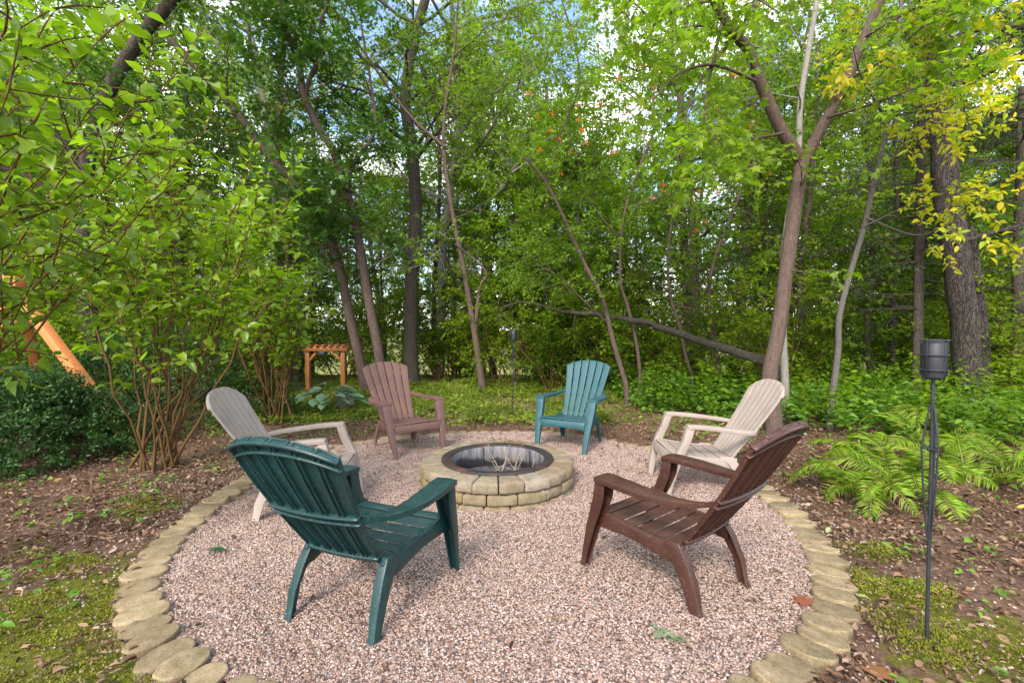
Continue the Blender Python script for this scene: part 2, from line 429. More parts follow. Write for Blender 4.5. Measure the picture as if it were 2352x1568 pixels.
class Plant:
    def __init__(self, seed, leaf=0.08, per=11, tilt=0.45, droop=0.15, leafp=1.0):
        self.r = np.random.default_rng(seed)
        self.wv, self.wf, self.wn = [], [], 0
        self.tv, self.tf, self.tn = [], [], 0
        self.lp, self.la, self.ln, self.ll = [], [], [], []
        self.leaf, self.per, self.tilt, self.droop, self.leafp = leaf, per, tilt, droop, leafp
    def tube(self, p, r, seg):
        v, f = tube_arr(p, r, seg)
        self.wv.append(v); self.wf.append(f + self.wn); self.wn += len(v)
    def path(self, start, d, L, n, gn, up):
        p = [np.asarray(start, float)]; d = nrm(d)
        st = L / n
        for i in range(n):
            d = nrm(d + self.r.normal(0, gn, 3) + np.array((0, 0, up)))
            p.append(p[-1] + d * st)
        return np.array(p)
    def twig(self, p, r0, thick=True):
        """leafy end branch along polyline p"""
        r = self.r
        if thick:
            self.tube(p, np.linspace(r0, max(0.0012, r0 * 0.3), len(p)), 3)
        k = self.per
        ts = (np.arange(k) + r.uniform(0, .8, k)) / k * (len(p) - 1)
        i = np.minimum(ts.astype(int), len(p) - 2); fr = ts - i
        q = p[i] + (p[i + 1] - p[i]) * fr[:, None]
        t = p[i + 1] - p[i]; t /= np.linalg.norm(t, axis=1)[:, None] + 1e-9
        up = np.array((0, 0, 1.0)) + r.normal(0, self.tilt, (k, 3))
        sd = np.cross(t, up); sd /= np.linalg.norm(sd, axis=1)[:, None] + 1e-9
        sg = np.where(np.arange(k) % 2 == 0, 1, -1)[:, None]
        a = t * r.uniform(.25, .9, (k, 1)) + sd * sg * r.uniform(.6, 1.1, (k, 1)) + np.array((0, 0, -1.0)) * r.uniform(0, 2 * self.droop, (k, 1))
        keep = r.random(k) < self.leafp
        self.lp.append((q + sd * sg * self.leaf * .15)[keep]); self.la.append(a[keep]); self.ln.append(up[keep])
        self.ll.append((self.leaf * r.uniform(.45, 1.3, k))[keep])
    def branch(self, start, d, L, rad0, counts, lens, gn=0.22, up=0.05, seg=5, spread=1.0):
        """counts: children per level; [] means this one is a leafy twig"""
        lv = len(counts)
        n = 3 if lv == 0 else (4 if lv == 1 else 6)
        p = self.path(start, d, L, n, gn, up)
        if lv == 0:
            self.twig(p, rad0); return p
        self.tube(p, np.linspace(rad0, rad0 * 0.35, len(p)), seg)
        self.along(p, counts, lens, rad0, gn, up, seg, spread)
        return p
    def along(self, p, counts, lens, rad0, gn=0.22, up=0.05, seg=5, spread=1.0, t0=0.25, bias=None):
        r = self.r
        k = counts[0]
        for j in range(k):
            t = (t0 + (1 - t0) * (j + r.uniform(0, 1)) / k) * (len(p) - 1)
            i = min(int(t), len(p) - 2); q = p[i] + (p[i + 1] - p[i]) * (t - i)
            td = nrm(p[i + 1] - p[i])
            s = nrm(np.cross(td, r.normal(0, 1, 3)))
            s[2] *= 0.65
            dd = td * r.uniform(.3, .9) + s * spread
            if bias is not None: dd = dd + bias
            self.branch(q, dd, lens[0] * r.uniform(.6, 1.25), max(0.002, rad0 * 0.42), counts[1:], lens[1:], gn, up, max(3, seg - 1), spread)
        self.branch(p[-1], p[-1] - p[-2], lens[0] * .8, max(0.002, rad0 * 0.35), counts[1:], lens[1:], gn, up, max(3, seg - 1), spread)
    def wood(self, name, mat):
        return mesh_np(name, np.concatenate(self.wv), [np.concatenate(self.wf)], mat, True)
    def crown(self, name, mat, tmpl, wid=1.0):
        return leaves_mesh(name, np.concatenate(self.lp), np.concatenate(self.la), np.concatenate(self.ln), np.concatenate(self.ll), tmpl, mat, wid)

def root_at(base):
    return np.array((base[0], base[1], 0.0))

tri_total = 0
def finish_tree(name, pl, base, label, cat, wood_mat, leaf_mat_, tmpl, group=None, wid=1.0, wood_name='trunk', crown_name='crown'):
    """place the plant's meshes (built in world space) under an Empty at the base"""
    e = empty(name, tuple(base))
    off = np.asarray(base, float)
    pl.wv = [v - off for v in pl.wv]
    link(wood_name, pl.wood(wood_name, wood_mat), e)
    if pl.lp:
        pl.lp = [v - off for v in pl.lp]
        link(crown_name, pl.crown(crown_name, leaf_mat_, tmpl, wid), e)
    tag(e, label, cat, group)
    return e

def copy_thing(src, loc, rz, sc, label=None):
    e = src.copy(); C.objects.link(e)
    e.location = loc; e.rotation_euler = (0, 0, rz); e.scale = (sc, sc, sc) if not hasattr(sc, '__len__') else sc
    if label: e["label"] = label
    for ch in src.children:
        c = ch.copy(); C.objects.link(c); c.parent = e
    return e

# ================================================================== SETTING
# gravel outline, polar radius about PC, through the traced edging stones
PC = np.array((-0.13, 3.95))
trace = [(1735, 1562), (1735, 1562), (1780, 1545), (1820, 1515), (1640, 1630), (1176, 1690), (720, 1632), (590, 1570), (515, 1550), (440, 1540), (420, 1510), (390, 1475), (365, 1445), (325, 1412), (308, 1385), (308, 1350), (320, 1315), (350, 1270), (390, 1225), (430, 1195), (490, 1150), (560, 1095),
         (830, 1003), (1000, 987), (1180, 980), (1330, 990), (1480, 1015), (1780, 1140), (1850, 1195), (1880, 1220), (1890, 1250), (1905, 1290), (1915, 1330), (1915, 1365), (1905, 1395), (1900, 1425), (1880, 1465), (1850, 1490), (1800, 1530)]
tp = np.array([gnd(u, v, 0.06)[:2] for u, v in trace]) - PC
th_t = np.arctan2(tp[:, 1], tp[:, 0]); r_t = np.linalg.norm(tp, axis=1)
# smooth Fourier fit
def four(th, K=5):
    return np.stack([np.ones_like(th)] + [g(k * th) for k in range(1, K + 1) for g in (np.cos, np.sin)], -1)
A_ = four(th_t); reg = np.diag([0.0] + [0.006 * k * k for k in range(1, 6) for _ in (0, 1)])
co = np.linalg.solve(A_.T @ A_ + reg, A_.T @ r_t)
def edge_r(th): return four(np.atleast_1d(np.asarray(th, float))) @ co
def inside(x, y, grow=0.0):
    dx, dy = x - PC[0], y - PC[1]
    return np.hypot(dx, dy) < edge_r(np.arctan2(dy, dx)).reshape(np.shape(dx)) + grow

def terrain(x, y):
    d = np.maximum(0, y - 13.0)
    z = -0.09 * d - 0.10 * np.maximum(0, y - 16) + 0.0
    z = np.where(y > 60, -0.09 * 47 - 0.10 * 44, z)
    return z

# ---- ground sheet
def build_ground():
    gx = np.concatenate([np.linspace(-900, -30, 24)[:-1], np.linspace(-30, -9, 22)[:-1], np.linspace(-9, 9, 120), np.linspace(9, 30, 22)[1:], np.linspace(30, 900, 24)[1:]])
    gy = np.concatenate([np.linspace(-300, -3, 16)[:-1], np.linspace(-3, 14, 110), np.linspace(14, 64, 40)[1:], np.linspace(64, 1500, 16)[1:]])
    X, Y = np.meshgrid(gx, gy, indexing='ij')
    Z = terrain(X, Y)
    near = (np.abs(X) < 9) & (Y < 14) & (Y > -3)
    bump = 0.012 * (np.sin(X * 5.1 + np.sin(Y * 3.3)) + np.sin(Y * 6.7 + X * 2.1) + np.sin(X * 11 + Y * 9))
    Z = Z + np.where(near & ~inside(X, Y, 0.15), bump, 0) - np.where(inside(X, Y, 0.0), 0.03, 0)
    n, m = X.shape
    idx = np.arange(n * m).reshape(n, m)
    f = np.stack([idx[:-1, :-1], idx[1:, :-1], idx[1:, 1:], idx[:-1, 1:]], -1).reshape(-1, 4)
    m_, t, o = new_mat('forest_floor')
    tcn = t.nodes.new("ShaderNodeTexCoord"); P = tcn.outputs['Object']
    n1 = noise(t, 3.0, 6, 0.6, P); n2 = noise(t, 38.0, 6, 0.7, P); n3 = noise(t, 0.9, 4, 0.5, P)
    r1 = ramp(t, [(0.25, (0.055, 0.035, 0.025)), (0.5, (0.14, 0.085, 0.06)), (0.75, (0.25, 0.165, 0.12))], n2.outputs[0])
    r1b = ramp(t, [(0.35, (0.8, 0.8, 0.8)), (0.65, (1.15, 1.1, 1.05))], n1.outputs[0])
    base = mixc(t, 1.0, r1.outputs[0], r1b.outputs[0], 'MULTIPLY')
    # moss: fixed beds beside the edging, broken up by noise
    sx = t.nodes.new("ShaderNodeSeparateXYZ"); t.links.new(P, sx.inputs[0])
    beds = [(-2.25, 2.15, 1.0), (-1.7, 1.55, 0.9), (-3.0, 2.1, 0.7), (2.0, 2.35, 0.42), (2.15, 1.9, 0.55), (1.75, 1.55, 0.7), (2.2, 2.8, 0.22), (-2.75, 3.4, 0.25)]
    acc = None
    for bx, by, br in beds:
        vm = t.nodes.new("ShaderNodeVectorMath"); vm.operation = 'DISTANCE'
        vm.inputs[1].default_value = (bx, by, 0); t.links.new(P, vm.inputs[0])
        mr = N(t, "ShaderNodeMapRange"); mr.inputs['From Min'].default_value = br; mr.inputs['From Max'].default_value = br * 0.2
        t.links.new(vm.outputs['Value'], mr.inputs[0])
        if acc is None: acc = mr.outputs[0]
        else:
            mm = N(t, "ShaderNodeMath"); mm.operation = 'MAXIMUM'
            t.links.new(acc, mm.inputs[0]); t.links.new(mr.outputs[0], mm.inputs[1]); acc = mm.outputs[0]
    n4 = noise(t, 4.2, 6, 0.62, P)
    mm = N(t, "ShaderNodeMath"); mm.operation = 'MULTIPLY_ADD'; mm.inputs[1].default_value = 0.36; mm.inputs[2].default_value = 0
    t.links.new(acc, mm.inputs[0])
    ad = N(t, "ShaderNodeMath"); ad.operation = 'ADD'
    t.links.new(mm.outputs[0], ad.inputs[0]); t.links.new(n4.outputs[0], ad.inputs[1])
    rm = ramp(t, [(0.71, (0, 0, 0)), (0.79, (0.95, 0.95, 0.95))], ad.outputs[0])
    n5 = noise(t, 60, 5, 0.7, P)
    rmoss = ramp(t, [(0.3, (0.055, 0.062, 0.010)), (0.55, (0.13, 0.14, 0.016)), (0.75, (0.24, 0.225, 0.035))], n5.outputs[0])
    base = mixc(t, rm.outputs[0], base, rmoss.outputs[0])
    # thin green cover on the far floor
    mg = N(t, "ShaderNodeMapRange"); mg.inputs['From Min'].default_value = 6.2; mg.inputs['From Max'].default_value = 8.5
    t.links.new(sx.outputs[1], mg.inputs[0])
    ng = noise(t, 1.6, 5, 0.6, P)
    gm = N(t, "ShaderNodeMath"); gm.operation = 'MULTIPLY'
    rg = ramp(t, [(0.35, (0, 0, 0)), (0.6, (1, 1, 1))], ng.outputs[0])
    t.links.new(mg.outputs[0], gm.inputs[0]); t.links.new(rg.outputs[0], gm.inputs[1])
    rgr = ramp(t, [(0.3, (0.08, 0.12, 0.02)), (0.7, (0.30, 0.34, 0.06))], n2.outputs[0])
    base = mixc(t, gm.outputs[0], base, rgr.outputs[0])
    p = N(t, "ShaderNodeBsdfPrincipled", Roughness=0.95); p.inputs['Specular IOR Level'].default_value = 0.1
    t.links.new(base, p.inputs['Base Color'])
    b = N(t, "ShaderNodeBump", Strength=0.9, Distance=0.02)
    t.links.new(n2.outputs[0], b.inputs['Height']); t.links.new(b.outputs[0], p.inputs['Normal'])
    t.links.new(p.outputs[0], o.inputs[0])
    me = mesh_np('ground', np.stack([X, Y, Z], -1).reshape(-1, 3), [f], m_, True)
    g = link('ground', me); tag(g, 'brown leaf-strewn woodland floor around the gravel circle', None, None, 'structure')
build_ground()

# ---- gravel bed with real pebbles (geometry-node instances)
def build_gravel():
    m_, t, o = new_mat('gravel_base')
    tcn = t.nodes.new("ShaderNodeTexCoord"); P = tcn.outputs['Object']
    vo = N(t, "ShaderNodeTexVoronoi", Scale=95.0); t.links.new(P, vo.inputs['Vector'])
    sx = t.nodes.new("ShaderNodeSeparateColor"); t.links.new(vo.outputs['Color'], sx.inputs[0])
    cols = [(0.0, (0.118, 0.071, 0.058)), (0.3, (0.212, 0.137, 0.107)), (0.6, (0.295, 0.203, 0.161)), (0.85, (0.365, 0.290, 0.242)), (1.0, (0.095, 0.081, 0.081))]
    r = ramp(t, cols, sx.outputs[0])
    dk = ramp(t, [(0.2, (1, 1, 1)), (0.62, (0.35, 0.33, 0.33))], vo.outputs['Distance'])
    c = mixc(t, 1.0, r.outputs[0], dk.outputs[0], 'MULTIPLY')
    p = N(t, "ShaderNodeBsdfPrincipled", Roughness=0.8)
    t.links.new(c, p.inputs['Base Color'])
    b = N(t, "ShaderNodeBump", Strength=0.8, Distance=0.006); b.invert = True
    t.links.new(vo.outputs['Distance'], b.inputs['Height']); t.links.new(b.outputs[0], p.inputs['Normal'])
    t.links.new(p.outputs[0], o.inputs[0])
    th = np.linspace(0, 2 * np.pi, 96, endpoint=False)
    R = edge_r(th) - 0.04
    rings = np.linspace(0, 1, 26)
    v = []
    for q in rings:
        z = 0.012 + (0.007 * np.sin(th * 7 + q * 20) + 0.007 * np.sin(th * 16 - q * 31)) * (q < .95)
        rq = 0.56 + (R - 0.56) * q
        v.append(np.stack([np.cos(th) * rq, np.sin(th) * rq, z], -1))
    v = np.concatenate(v)
    quads = []
    for k in range(len(rings) - 1):
        a = k * 96
        i = np.arange(96); j = (i + 1) % 96
        quads.append(np.stack([a + i, a + 96 + i, a + 96 + j, a + j], -1))
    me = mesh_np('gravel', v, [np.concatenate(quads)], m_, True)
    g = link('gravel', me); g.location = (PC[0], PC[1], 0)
    tag(g, 'pinkish pea gravel filling the round fire pit area', None, None, 'structure')
    # pebbles
    mp_, t, o = new_mat('pebble')
    oi = t.nodes.new("ShaderNodeObjectInfo")
    pc = [(0.0, (0.226, 0.143, 0.113)), (0.14, (0.320, 0.219, 0.176)), (0.34, (0.394, 0.286, 0.238)), (0.50, (0.273, 0.169, 0.130)), (0.60, (0.454, 0.358, 0.304)), (0.74, (0.172, 0.138, 0.130)), (0.84, (0.339, 0.222, 0.149)), (0.91, (0.239, 0.196, 0.186)), (0.96, (0.521, 0.435, 0.380))]
    r = ramp(t, pc, oi.outputs['Random'], 'CONSTANT')
    p = N(t, "ShaderNodeBsdfPrincipled", Roughness=0.6); p.inputs['Specular IOR Level'].default_value = 0.35
    t.links.new(r.outputs[0], p.inputs['Base Color']); t.links.new(p.outputs[0], o.inputs[0])
    src = mesh_np('gravel_pebbles', v, [np.concatenate(quads)], mp_, True)
    s = link('gravel_pebbles', src); s.location = (PC[0], PC[1], 0)
    tag(s, 'loose pink, white and grey pebbles of the gravel bed', 'gravel', None, 'stuff')
    pebble_nodes(s, 12000.0, 0.0054, mp_)
    return mp_

def pebble_nodes(obj, density, radius, mat):
    ng = bpy.data.node_groups.new("scatter_pebbles", 'GeometryNodeTree')
    ng.interface.new_socket("Geometry", in_out='INPUT', socket_type='NodeSocketGeometry')
    ng.interface.new_socket("Geometry", in_out='OUTPUT', socket_type='NodeSocketGeometry')
    gi = ng.nodes.new("NodeGroupInput"); go = ng.nodes.new("NodeGroupOutput")
    dp = ng.nodes.new("GeometryNodeDistributePointsOnFaces")
    dp.inputs['Density'].default_value = density
    ico = ng.nodes.new("GeometryNodeMeshIcoSphere"); ico.inputs['Radius'].default_value = radius; ico.inputs['Subdivisions'].default_value = 1
    sm = ng.nodes.new("GeometryNodeSetMaterial"); sm.inputs['Material'].default_value = mat
    ss = ng.nodes.new("GeometryNodeSetShadeSmooth")
    ip = ng.nodes.new("GeometryNodeInstanceOnPoints")
    rr = ng.nodes.new("FunctionNodeRandomValue"); rr.data_type = 'FLOAT_VECTOR'
    rr.inputs[0].default_value = (-0.4, -0.4, 0); rr.inputs[1].default_value = (0.4, 0.4, 6.283)
    rs = ng.nodes.new("FunctionNodeRandomValue"); rs.data_type = 'FLOAT_VECTOR'
    rs.inputs[0].default_value = (0.45, 0.45, 0.4); rs.inputs[1].default_value = (1.6, 1.3, 1.0)
    rs.inputs['Seed'].default_value = 5
    L = ng.links.new
    L(gi.outputs[0], dp.inputs['Mesh'])
    L(dp.outputs['Points'], ip.inputs['Points'])
    L(ico.outputs[0], ss.inputs[0]); L(ss.outputs[0], sm.inputs[0]); L(sm.outputs[0], ip.inputs['Instance'])
    L(rr.outputs[0], ip.inputs['Rotation']); L(rs.outputs[0], ip.inputs['Scale'])
    L(ip.outputs[0], go.inputs[0])
    m = obj.modifiers.new("pebbles", 'NODES'); m.node_group = ng
MAT_PEBBLE = build_gravel()

# ---- pebbles strewn over the moss and mulch beside the edging: one object
def build_spill():
    r = np.random.default_rng(77)
    n = 6000
    th = r.uniform(0, 2 * np.pi, n)
    off = 0.08 + np.abs(r.normal(0, 0.45, n))
    keep = (np.sin(th) < 0.35) & (r.random(n) < np.where(np.cos(th) < 0, 1.0, 0.6))
    th, off = th[keep], off[keep]
    rr = edge_r(th) + off
    x, y = PC[0] + np.cos(th) * rr, PC[1] + np.sin(th) * rr
    ok = (y > 0.7); x, y = x[ok], y[ok]
    bm = bmesh.new(); bmesh.ops.create_icosphere(bm, subdivisions=1, radius=1)
    bv = np.array([q.co[:] for q in bm.verts]); bf = np.array([[q.index for q in f.verts] for f in bm.faces]); bm.free()
    n = len(x)
    sc = r.uniform(0.004, 0.009, (n, 1, 1)) * np.stack([r.uniform(.8, 1.4, n), r.uniform(.7, 1.1, n), r.uniform(.5, .8, n)], -1)[:, None, :]
    a = r.uniform(0, 6.28, n); ca, sa = np.cos(a), np.sin(a)
    v = bv[None] * sc
    vx = v[..., 0] * ca[:, None] - v[..., 1] * sa[:, None]; vy = v[..., 0] * sa[:, None] + v[..., 1] * ca[:, None]
    v = np.stack([vx + x[:, None], vy + y[:, None], v[..., 2] + 0.012 + r.uniform(0, .012, (n, 1))], -1)
    f = (bf[None] + (np.arange(n) * len(bv))[:, None, None]).reshape(-1, 3)
    mat = leaf_mat('strewn_pebble', [(0.205, 0.130, 0.108), (0.372, 0.291, 0.254), (0.260, 0.174, 0.143), (0.422, 0.360, 0.322), (0.310, 0.248, 0.217)], 0.0, 0.6, 0.3, 0.1)
    o = link('strewn_pebbles', mesh_np('strewn_pebbles', v.reshape(-1, 3), [f], mat, True))
    tag(o, 'stray pebbles strewn over the moss and soil outside the edging', 'gravel', None, 'stuff')
build_spill()

# ---- edging stones
def build_edging():
    m_, t, o = new_mat('edging_stone')
    tcn = t.nodes.new("ShaderNodeTexCoord"); oi = t.nodes.new("ShaderNodeObjectInfo")
    ad = t.nodes.new("ShaderNodeVectorMath"); ad.operation = 'ADD'
    t.links.new(tcn.outputs['Object'], ad.inputs[0]); t.links.new(oi.outputs['Random'], ad.inputs[1])
    n1 = noise(t, 18, 6, 0.65, ad.outputs[0]); n2 = noise(t, 160, 5, 0.7, ad.outputs[0]); n3 = noise(t, 9, 4, 0.6, tcn.outputs['Generated'])
    r1 = ramp(t, [(0.3, (0.196, 0.151, 0.086)), (0.55, (0.286, 0.226, 0.138)), (0.75, (0.368, 0.302, 0.206))], n1.outputs[0])
    r2 = ramp(t, [(0.36, (0.5, 0.48, 0.44)), (0.5, (1.08, 1.06, 1.04))], n2.outputs[0])
    c = mixc(t, 1.0, r1.outputs[0], r2.outputs[0], 'MULTIPLY')
    n4 = noise(t, 5.5, 4, 0.6, ad.outputs[0])
    rm = ramp(t, [(0.56, (0, 0, 0)), (0.74, (0.6, 0.6, 0.6))], n4.outputs[0])
    c = mixc(t, rm.outputs[0], c, (0.12, 0.115, 0.045))
    hs = N(t, "ShaderNodeHueSaturation"); mr = N(t, "ShaderNodeMapRange"); mr.inputs['To Min'].default_value = 0.75; mr.inputs['To Max'].default_value = 1.15
    t.links.new(oi.outputs['Random'], mr.inputs[0]); t.links.new(mr.outputs[0], hs.inputs['Value']); t.links.new(c, hs.inputs['Color'])
    p = N(t, "ShaderNodeBsdfPrincipled", Roughness=0.92); p.inputs['Specular IOR Level'].default_value = 0.15
    t.links.new(hs.outputs[0], p.inputs['Base Color'])
    b = N(t, "ShaderNodeBump", Strength=0.5, Distance=0.006)
    t.links.new(n2.outputs[0], b.inputs['Height']); t.links.new(b.outputs[0], p.inputs['Normal'])
    t.links.new(p.outputs[0], o.inputs[0])
    rng = np.random.default_rng(3)
    meshes = []
    for k in range(5):
        g = Geo(); n = 20
        a = np.arange(n) * 2 * np.pi / n
        wob = 1 + rng.normal(0, 0.018, n)
        rx, ry, h = 0.100, 0.0685, 0.11
        rings = []
        for z, s in ((0, 1.0), (h - 0.010, 1.0), (h - 0.0025, 0.988), (h, 0.958), (h + .0002, 0.90)):
            rings.append(np.stack([np.cos(a) * rx * s * wob, np.sin(a) * ry * s * wob, np.full(n, z) + (rng.normal(0, .0015, n) if z > .05 else 0)], -1))
        g.loft(rings)
        ob = g.build('stone', m_, None, True)
        meshes.append(ob.data); bpy.data.objects.remove(ob)
    e = empty('stone_edging', (PC[0], PC[1], 0))
    tag(e, 'ring of overlapping tan concrete edging stones around the gravel', 'stone edging')
    # walk along the outline at even spacing
    th = np.linspace(0, 2 * np.pi, 4000); R = edge_r(th)
    x, y = np.cos(th) * R, np.sin(th) * R
    s = np.concatenate([[0], np.cumsum(np.hypot(np.diff(x), np.diff(y)))])
    n = int(s[-1] / 0.138)
    for k in range(n):
        q = (k + rng.uniform(-.08, .08)) / n * s[-1]
        i = min(np.searchsorted(s, q % s[-1]), 3998)
        o = link('stone', meshes[rng.integers(5)], e)
        ang = math.atan2(y[i + 1] - y[i], x[i + 1] - x[i])
        px, py = x[i], y[i]
        # the far run is sunk deeper
        far = 0.03 if py > 1.2 else 0.0
        o.location = (px + rng.normal(0, .008), py + rng.normal(0, .008), -0.074 - far + rng.normal(0, .006))
        o.rotation_euler = (0.07 + rng.normal(0, .03), rng.normal(0, .03), ang + math.pi / 2 + rng.normal(0, .07))
        o.scale = (rng.uniform(.94, 1.08), rng.uniform(.94, 1.08), 1)
build_edging()

# ---- fire pit
PIT = np.array((-0.125, 3.994))
def build_pit():
    m_, t, o = new_mat('pit_stone')
    tcn = t.nodes.new("ShaderNodeTexCoord"); oi = t.nodes.new("ShaderNodeObjectInfo")
    ad = t.nodes.new("ShaderNodeVectorMath"); ad.operation = 'ADD'
    t.links.new(tcn.outputs['Object'], ad.inputs[0])
    sc = N(t, "ShaderNodeMath"); sc.operation = 'MULTIPLY'; sc.inputs[1].default_value = 37.0
    t.links.new(oi.outputs['Random'], sc.inputs[0]); t.links.new(sc.outputs[0], ad.inputs[1])
    n1 = noise(t, 14, 7, 0.7, ad.outputs[0]); n2 = noise(t, 40, 8, 0.75, ad.outputs[0]); n3 = noise(t, 6, 5, 0.6, ad.outputs[0])
    rb = ramp(t, [(0.0, (0.234, 0.173, 0.086)), (0.2, (0.318, 0.272, 0.207)), (0.38, (0.205, 0.132, 0.065)), (0.55, (0.336, 0.303, 0.259)), (0.72, (0.262, 0.204, 0.112)), (0.88, (0.299, 0.264, 0.190)), (1.0, (0.225, 0.154, 0.086))], oi.outputs['Random'])
    r2 = ramp(t, [(0.3, (0.6, 0.57, 0.52)), (0.7, (1.15, 1.12, 1.08))], n1.outputs[0])
    c = mixc(t, 1.0, rb.outputs[0], r2.outputs[0], 'MULTIPLY')
    rm = ramp(t, [(0.54, (0, 0, 0)), (0.72, (0.55, 0.55, 0.55))], n3.outputs[0])
    c = mixc(t, rm.outputs[0], c, (0.15, 0.14, 0.05))
    p = N(t, "ShaderNodeBsdfPrincipled", Roughness=0.9); p.inputs['Specular IOR Level'].default_value = 0.2
    t.links.new(c, p.inputs['Base Color'])
    b = N(t, "ShaderNodeBump", Strength=0.9, Distance=0.016)
    t.links.new(n2.outputs[0], b.inputs['Height']); t.links.new(b.outputs[0], p.inputs['Normal'])
    t.links.new(p.outputs[0], o.inputs[0])
    e = empty('fire_pit', (PIT[0], PIT[1], 0))
    tag(e, 'round tan stone block fire pit with a rusty steel ring', 'fire pit')
    rng = np.random.default_rng(8)
    R1, R0 = 0.655, 0.455
    hs = [(-0.055, 0.036), (0.040, 0.124), (0.128, 0.216)]
    def block(a0, a1, z0, z1):
        g = Geo()
        ch = 0.020
        na = 5
        aa = np.linspace(a0, a1, na)
        jit = rng.normal(0, 0.007, 8)
        def ring(f, rad_in, rad_out, z):
            am = (a0 + a1) / 2
            q = am + (aa - am) * f
            dz = rng.normal(0, .0022, na)
            out = [(math.cos(x) * (rad_out + jit[i]), math.sin(x) * (rad_out + jit[i]), z + dz[i]) for i, x in enumerate(q)]
            inn = [(math.cos(x) * rad_in, math.sin(x) * rad_in, z) for x in q[::-1]]
            return out + inn
        w = (a1 - a0) / 2 * R1
        f = 1 - ch * 0.55 / w
        zs = [(z0, f, -ch * .8), (z0 + ch * .5, 1, -ch * .15), (z0 + ch, 1, 0), (z1 - ch * 1.1, 1, 0), (z1 - ch * .45, 1, -ch * .3), (z1, f, -ch * 1.05)]
        g.loft([ring(ff, R0, R1 + dr, z) for z, ff, dr in zs])
        ob = g.build('stone', m_, e, True, 0.006, 2)
        return ob
    for ci, (z0, z1) in enumerate(hs):
        n = 19
        off = [0.3, 0.02, 0.17][ci]
        ws = rng.uniform(.85, 1.15, n); ws = ws / ws.sum() * 2 * np.pi
        a = off
        for k in range(n):
            block(a + 0.007, a + ws[k] - 0.007, z0, z1)
            a += ws[k]
    # steel ring and liner
    mr_, t, o = new_mat('rusty_steel')
    tcn = t.nodes.new("ShaderNodeTexCoord")
    n1 = noise(t, 4.5, 6, 0.65, tcn.outputs['Object'])
    r = ramp(t, [(0.46, (0.026, 0.025, 0.03)), (0.6, (0.06, 0.035, 0.028)), (0.74, (0.17, 0.075, 0.05))], n1.outputs[0])
    p = N(t, "ShaderNodeBsdfPrincipled", Roughness=0.62, Metallic=0.25)
    t.links.new(r.outputs[0], p.inputs['Base Color']); t.links.new(p.outputs[0], o.inputs[0])
    ml_, t, o = new_mat('scorched_liner')
    tcn = t.nodes.new("ShaderNodeTexCoord")
    mpn = N(t, "ShaderNodeMapping"); mpn.inputs['Scale'].default_value = (1, 1, 0.12); t.links.new(tcn.outputs['Object'], mpn.inputs[0])
    n1 = noise(t, 28, 6, 0.7, mpn.outputs[0]); n2 = noise(t, 3, 4, 0.5, tcn.outputs['Object'])
    sx = t.nodes.new("ShaderNodeSeparateXYZ"); t.links.new(tcn.outputs['Object'], sx.inputs[0])
    r1 = ramp(t, [(0.3, (0.062, 0.066, 0.078)), (0.5, (0.211, 0.204, 0.216)), (0.7, (0.347, 0.330, 0.330))], n1.outputs[0])
    zz = N(t, "ShaderNodeMath"); zz.operation = 'MULTIPLY_ADD'; zz.inputs[1].default_value = 0.35; t.links.new(n2.outputs[0], zz.inputs[0]); t.links.new(sx.outputs[2], zz.inputs[2])
    mr = N(t, "ShaderNodeMapRange"); mr.inputs['From Min'].default_value = 0.285; mr.inputs['From Max'].default_value = 0.315
    t.links.new(zz.outputs[0], mr.inputs[0])
    c = mixc(t, mr.outputs[0], (0.055, 0.05, 0.052), r1.outputs[0])
    p = N(t, "ShaderNodeBsdfPrincipled", Roughness=0.7, Metallic=0.1)
    t.links.new(c, p.inputs['Base Color']); t.links.new(p.outputs[0], o.inputs[0])
    n = 72; a = np.arange(n) * 2 * np.pi / n
    def circ(r, z): return np.stack([np.cos(a) * r, np.sin(a) * r, np.full(n, z)], -1)
    g = Geo()
    prof = [(0.482, 0.219), (0.482, 0.229), (0.476, 0.233), (0.412, 0.231), (0.404, 0.226), (0.404, 0.219)]
    g.loft([circ(*q) for q in prof] + [circ(*prof[0])], cap=False)
    g.build('steel_ring', mr_, e, True)
    g = Geo()
    prof = [(0.4035, 0.218), (0.4035, -0.06), (0.4075, -0.06), (0.4075, 0.218)]
    g.loft([circ(*q) for q in prof] + [circ(*prof[0])], cap=False)
    lin = g.build('steel_liner', ml_, e, True)
    for q in (1.95, 0.75):
        g = Geo()
        c, s_ = math.cos(q), math.sin(q)
        g.box((c * .399, s_ * .399, .08), (.008, .02, .26), [(c, -s_, 0), (s_, c, 0), (0, 0, 1)])
        g.build('liner_seam', M['black_metal'], lin)
    # ash bed
    mash = simple_mat('ash', (0.02, 0.019, 0.019), (0.16, 0.15, 0.15), 14, 0.95, 1.0, 0.02)
    g = Geo(); rg = np.random.default_rng(1)
    rings = [circ(q, 0) for q in (0.402, 0.3, 0.2, 0.1, 0.02)]
    for i, q in enumerate(rings): q[:, 2] = 0.035 + 0.010 * i + (rg.normal(0, .008, n) if i else 0)
    g.loft(rings, cap=False); g.add(rings[-1], [tuple(range(n))])
    o_ = g.build('ash_bed', mash, e, True)
    # dead twigs lying in the pit, each its own thing
    specs = [((-.02, -.30, .0), (.10, .10, .30), 0.008), ((.08, -.32, .01), (-.10, .33, .26), 0.005), ((.0, -.26, .02), (.27, .22, .21), 0.006), ((-.10, -.30, .02), (-.06, -.20, .16), 0.009), ((.22, -.2, .02), (.02, .26, .26), 0.005), ((.16, -.28, .02), (.33, .05, .20), 0.005), ((.05, .05, .06), (.30, -.12, .17), 0.006), ((-.05, .10, .06), (.22, .18, .22), 0.006), ((.25, .10, .06), (-.02, -.10, .16), 0.007), ((.12, -.15, .06), (.20, .28, .24), 0.005)]
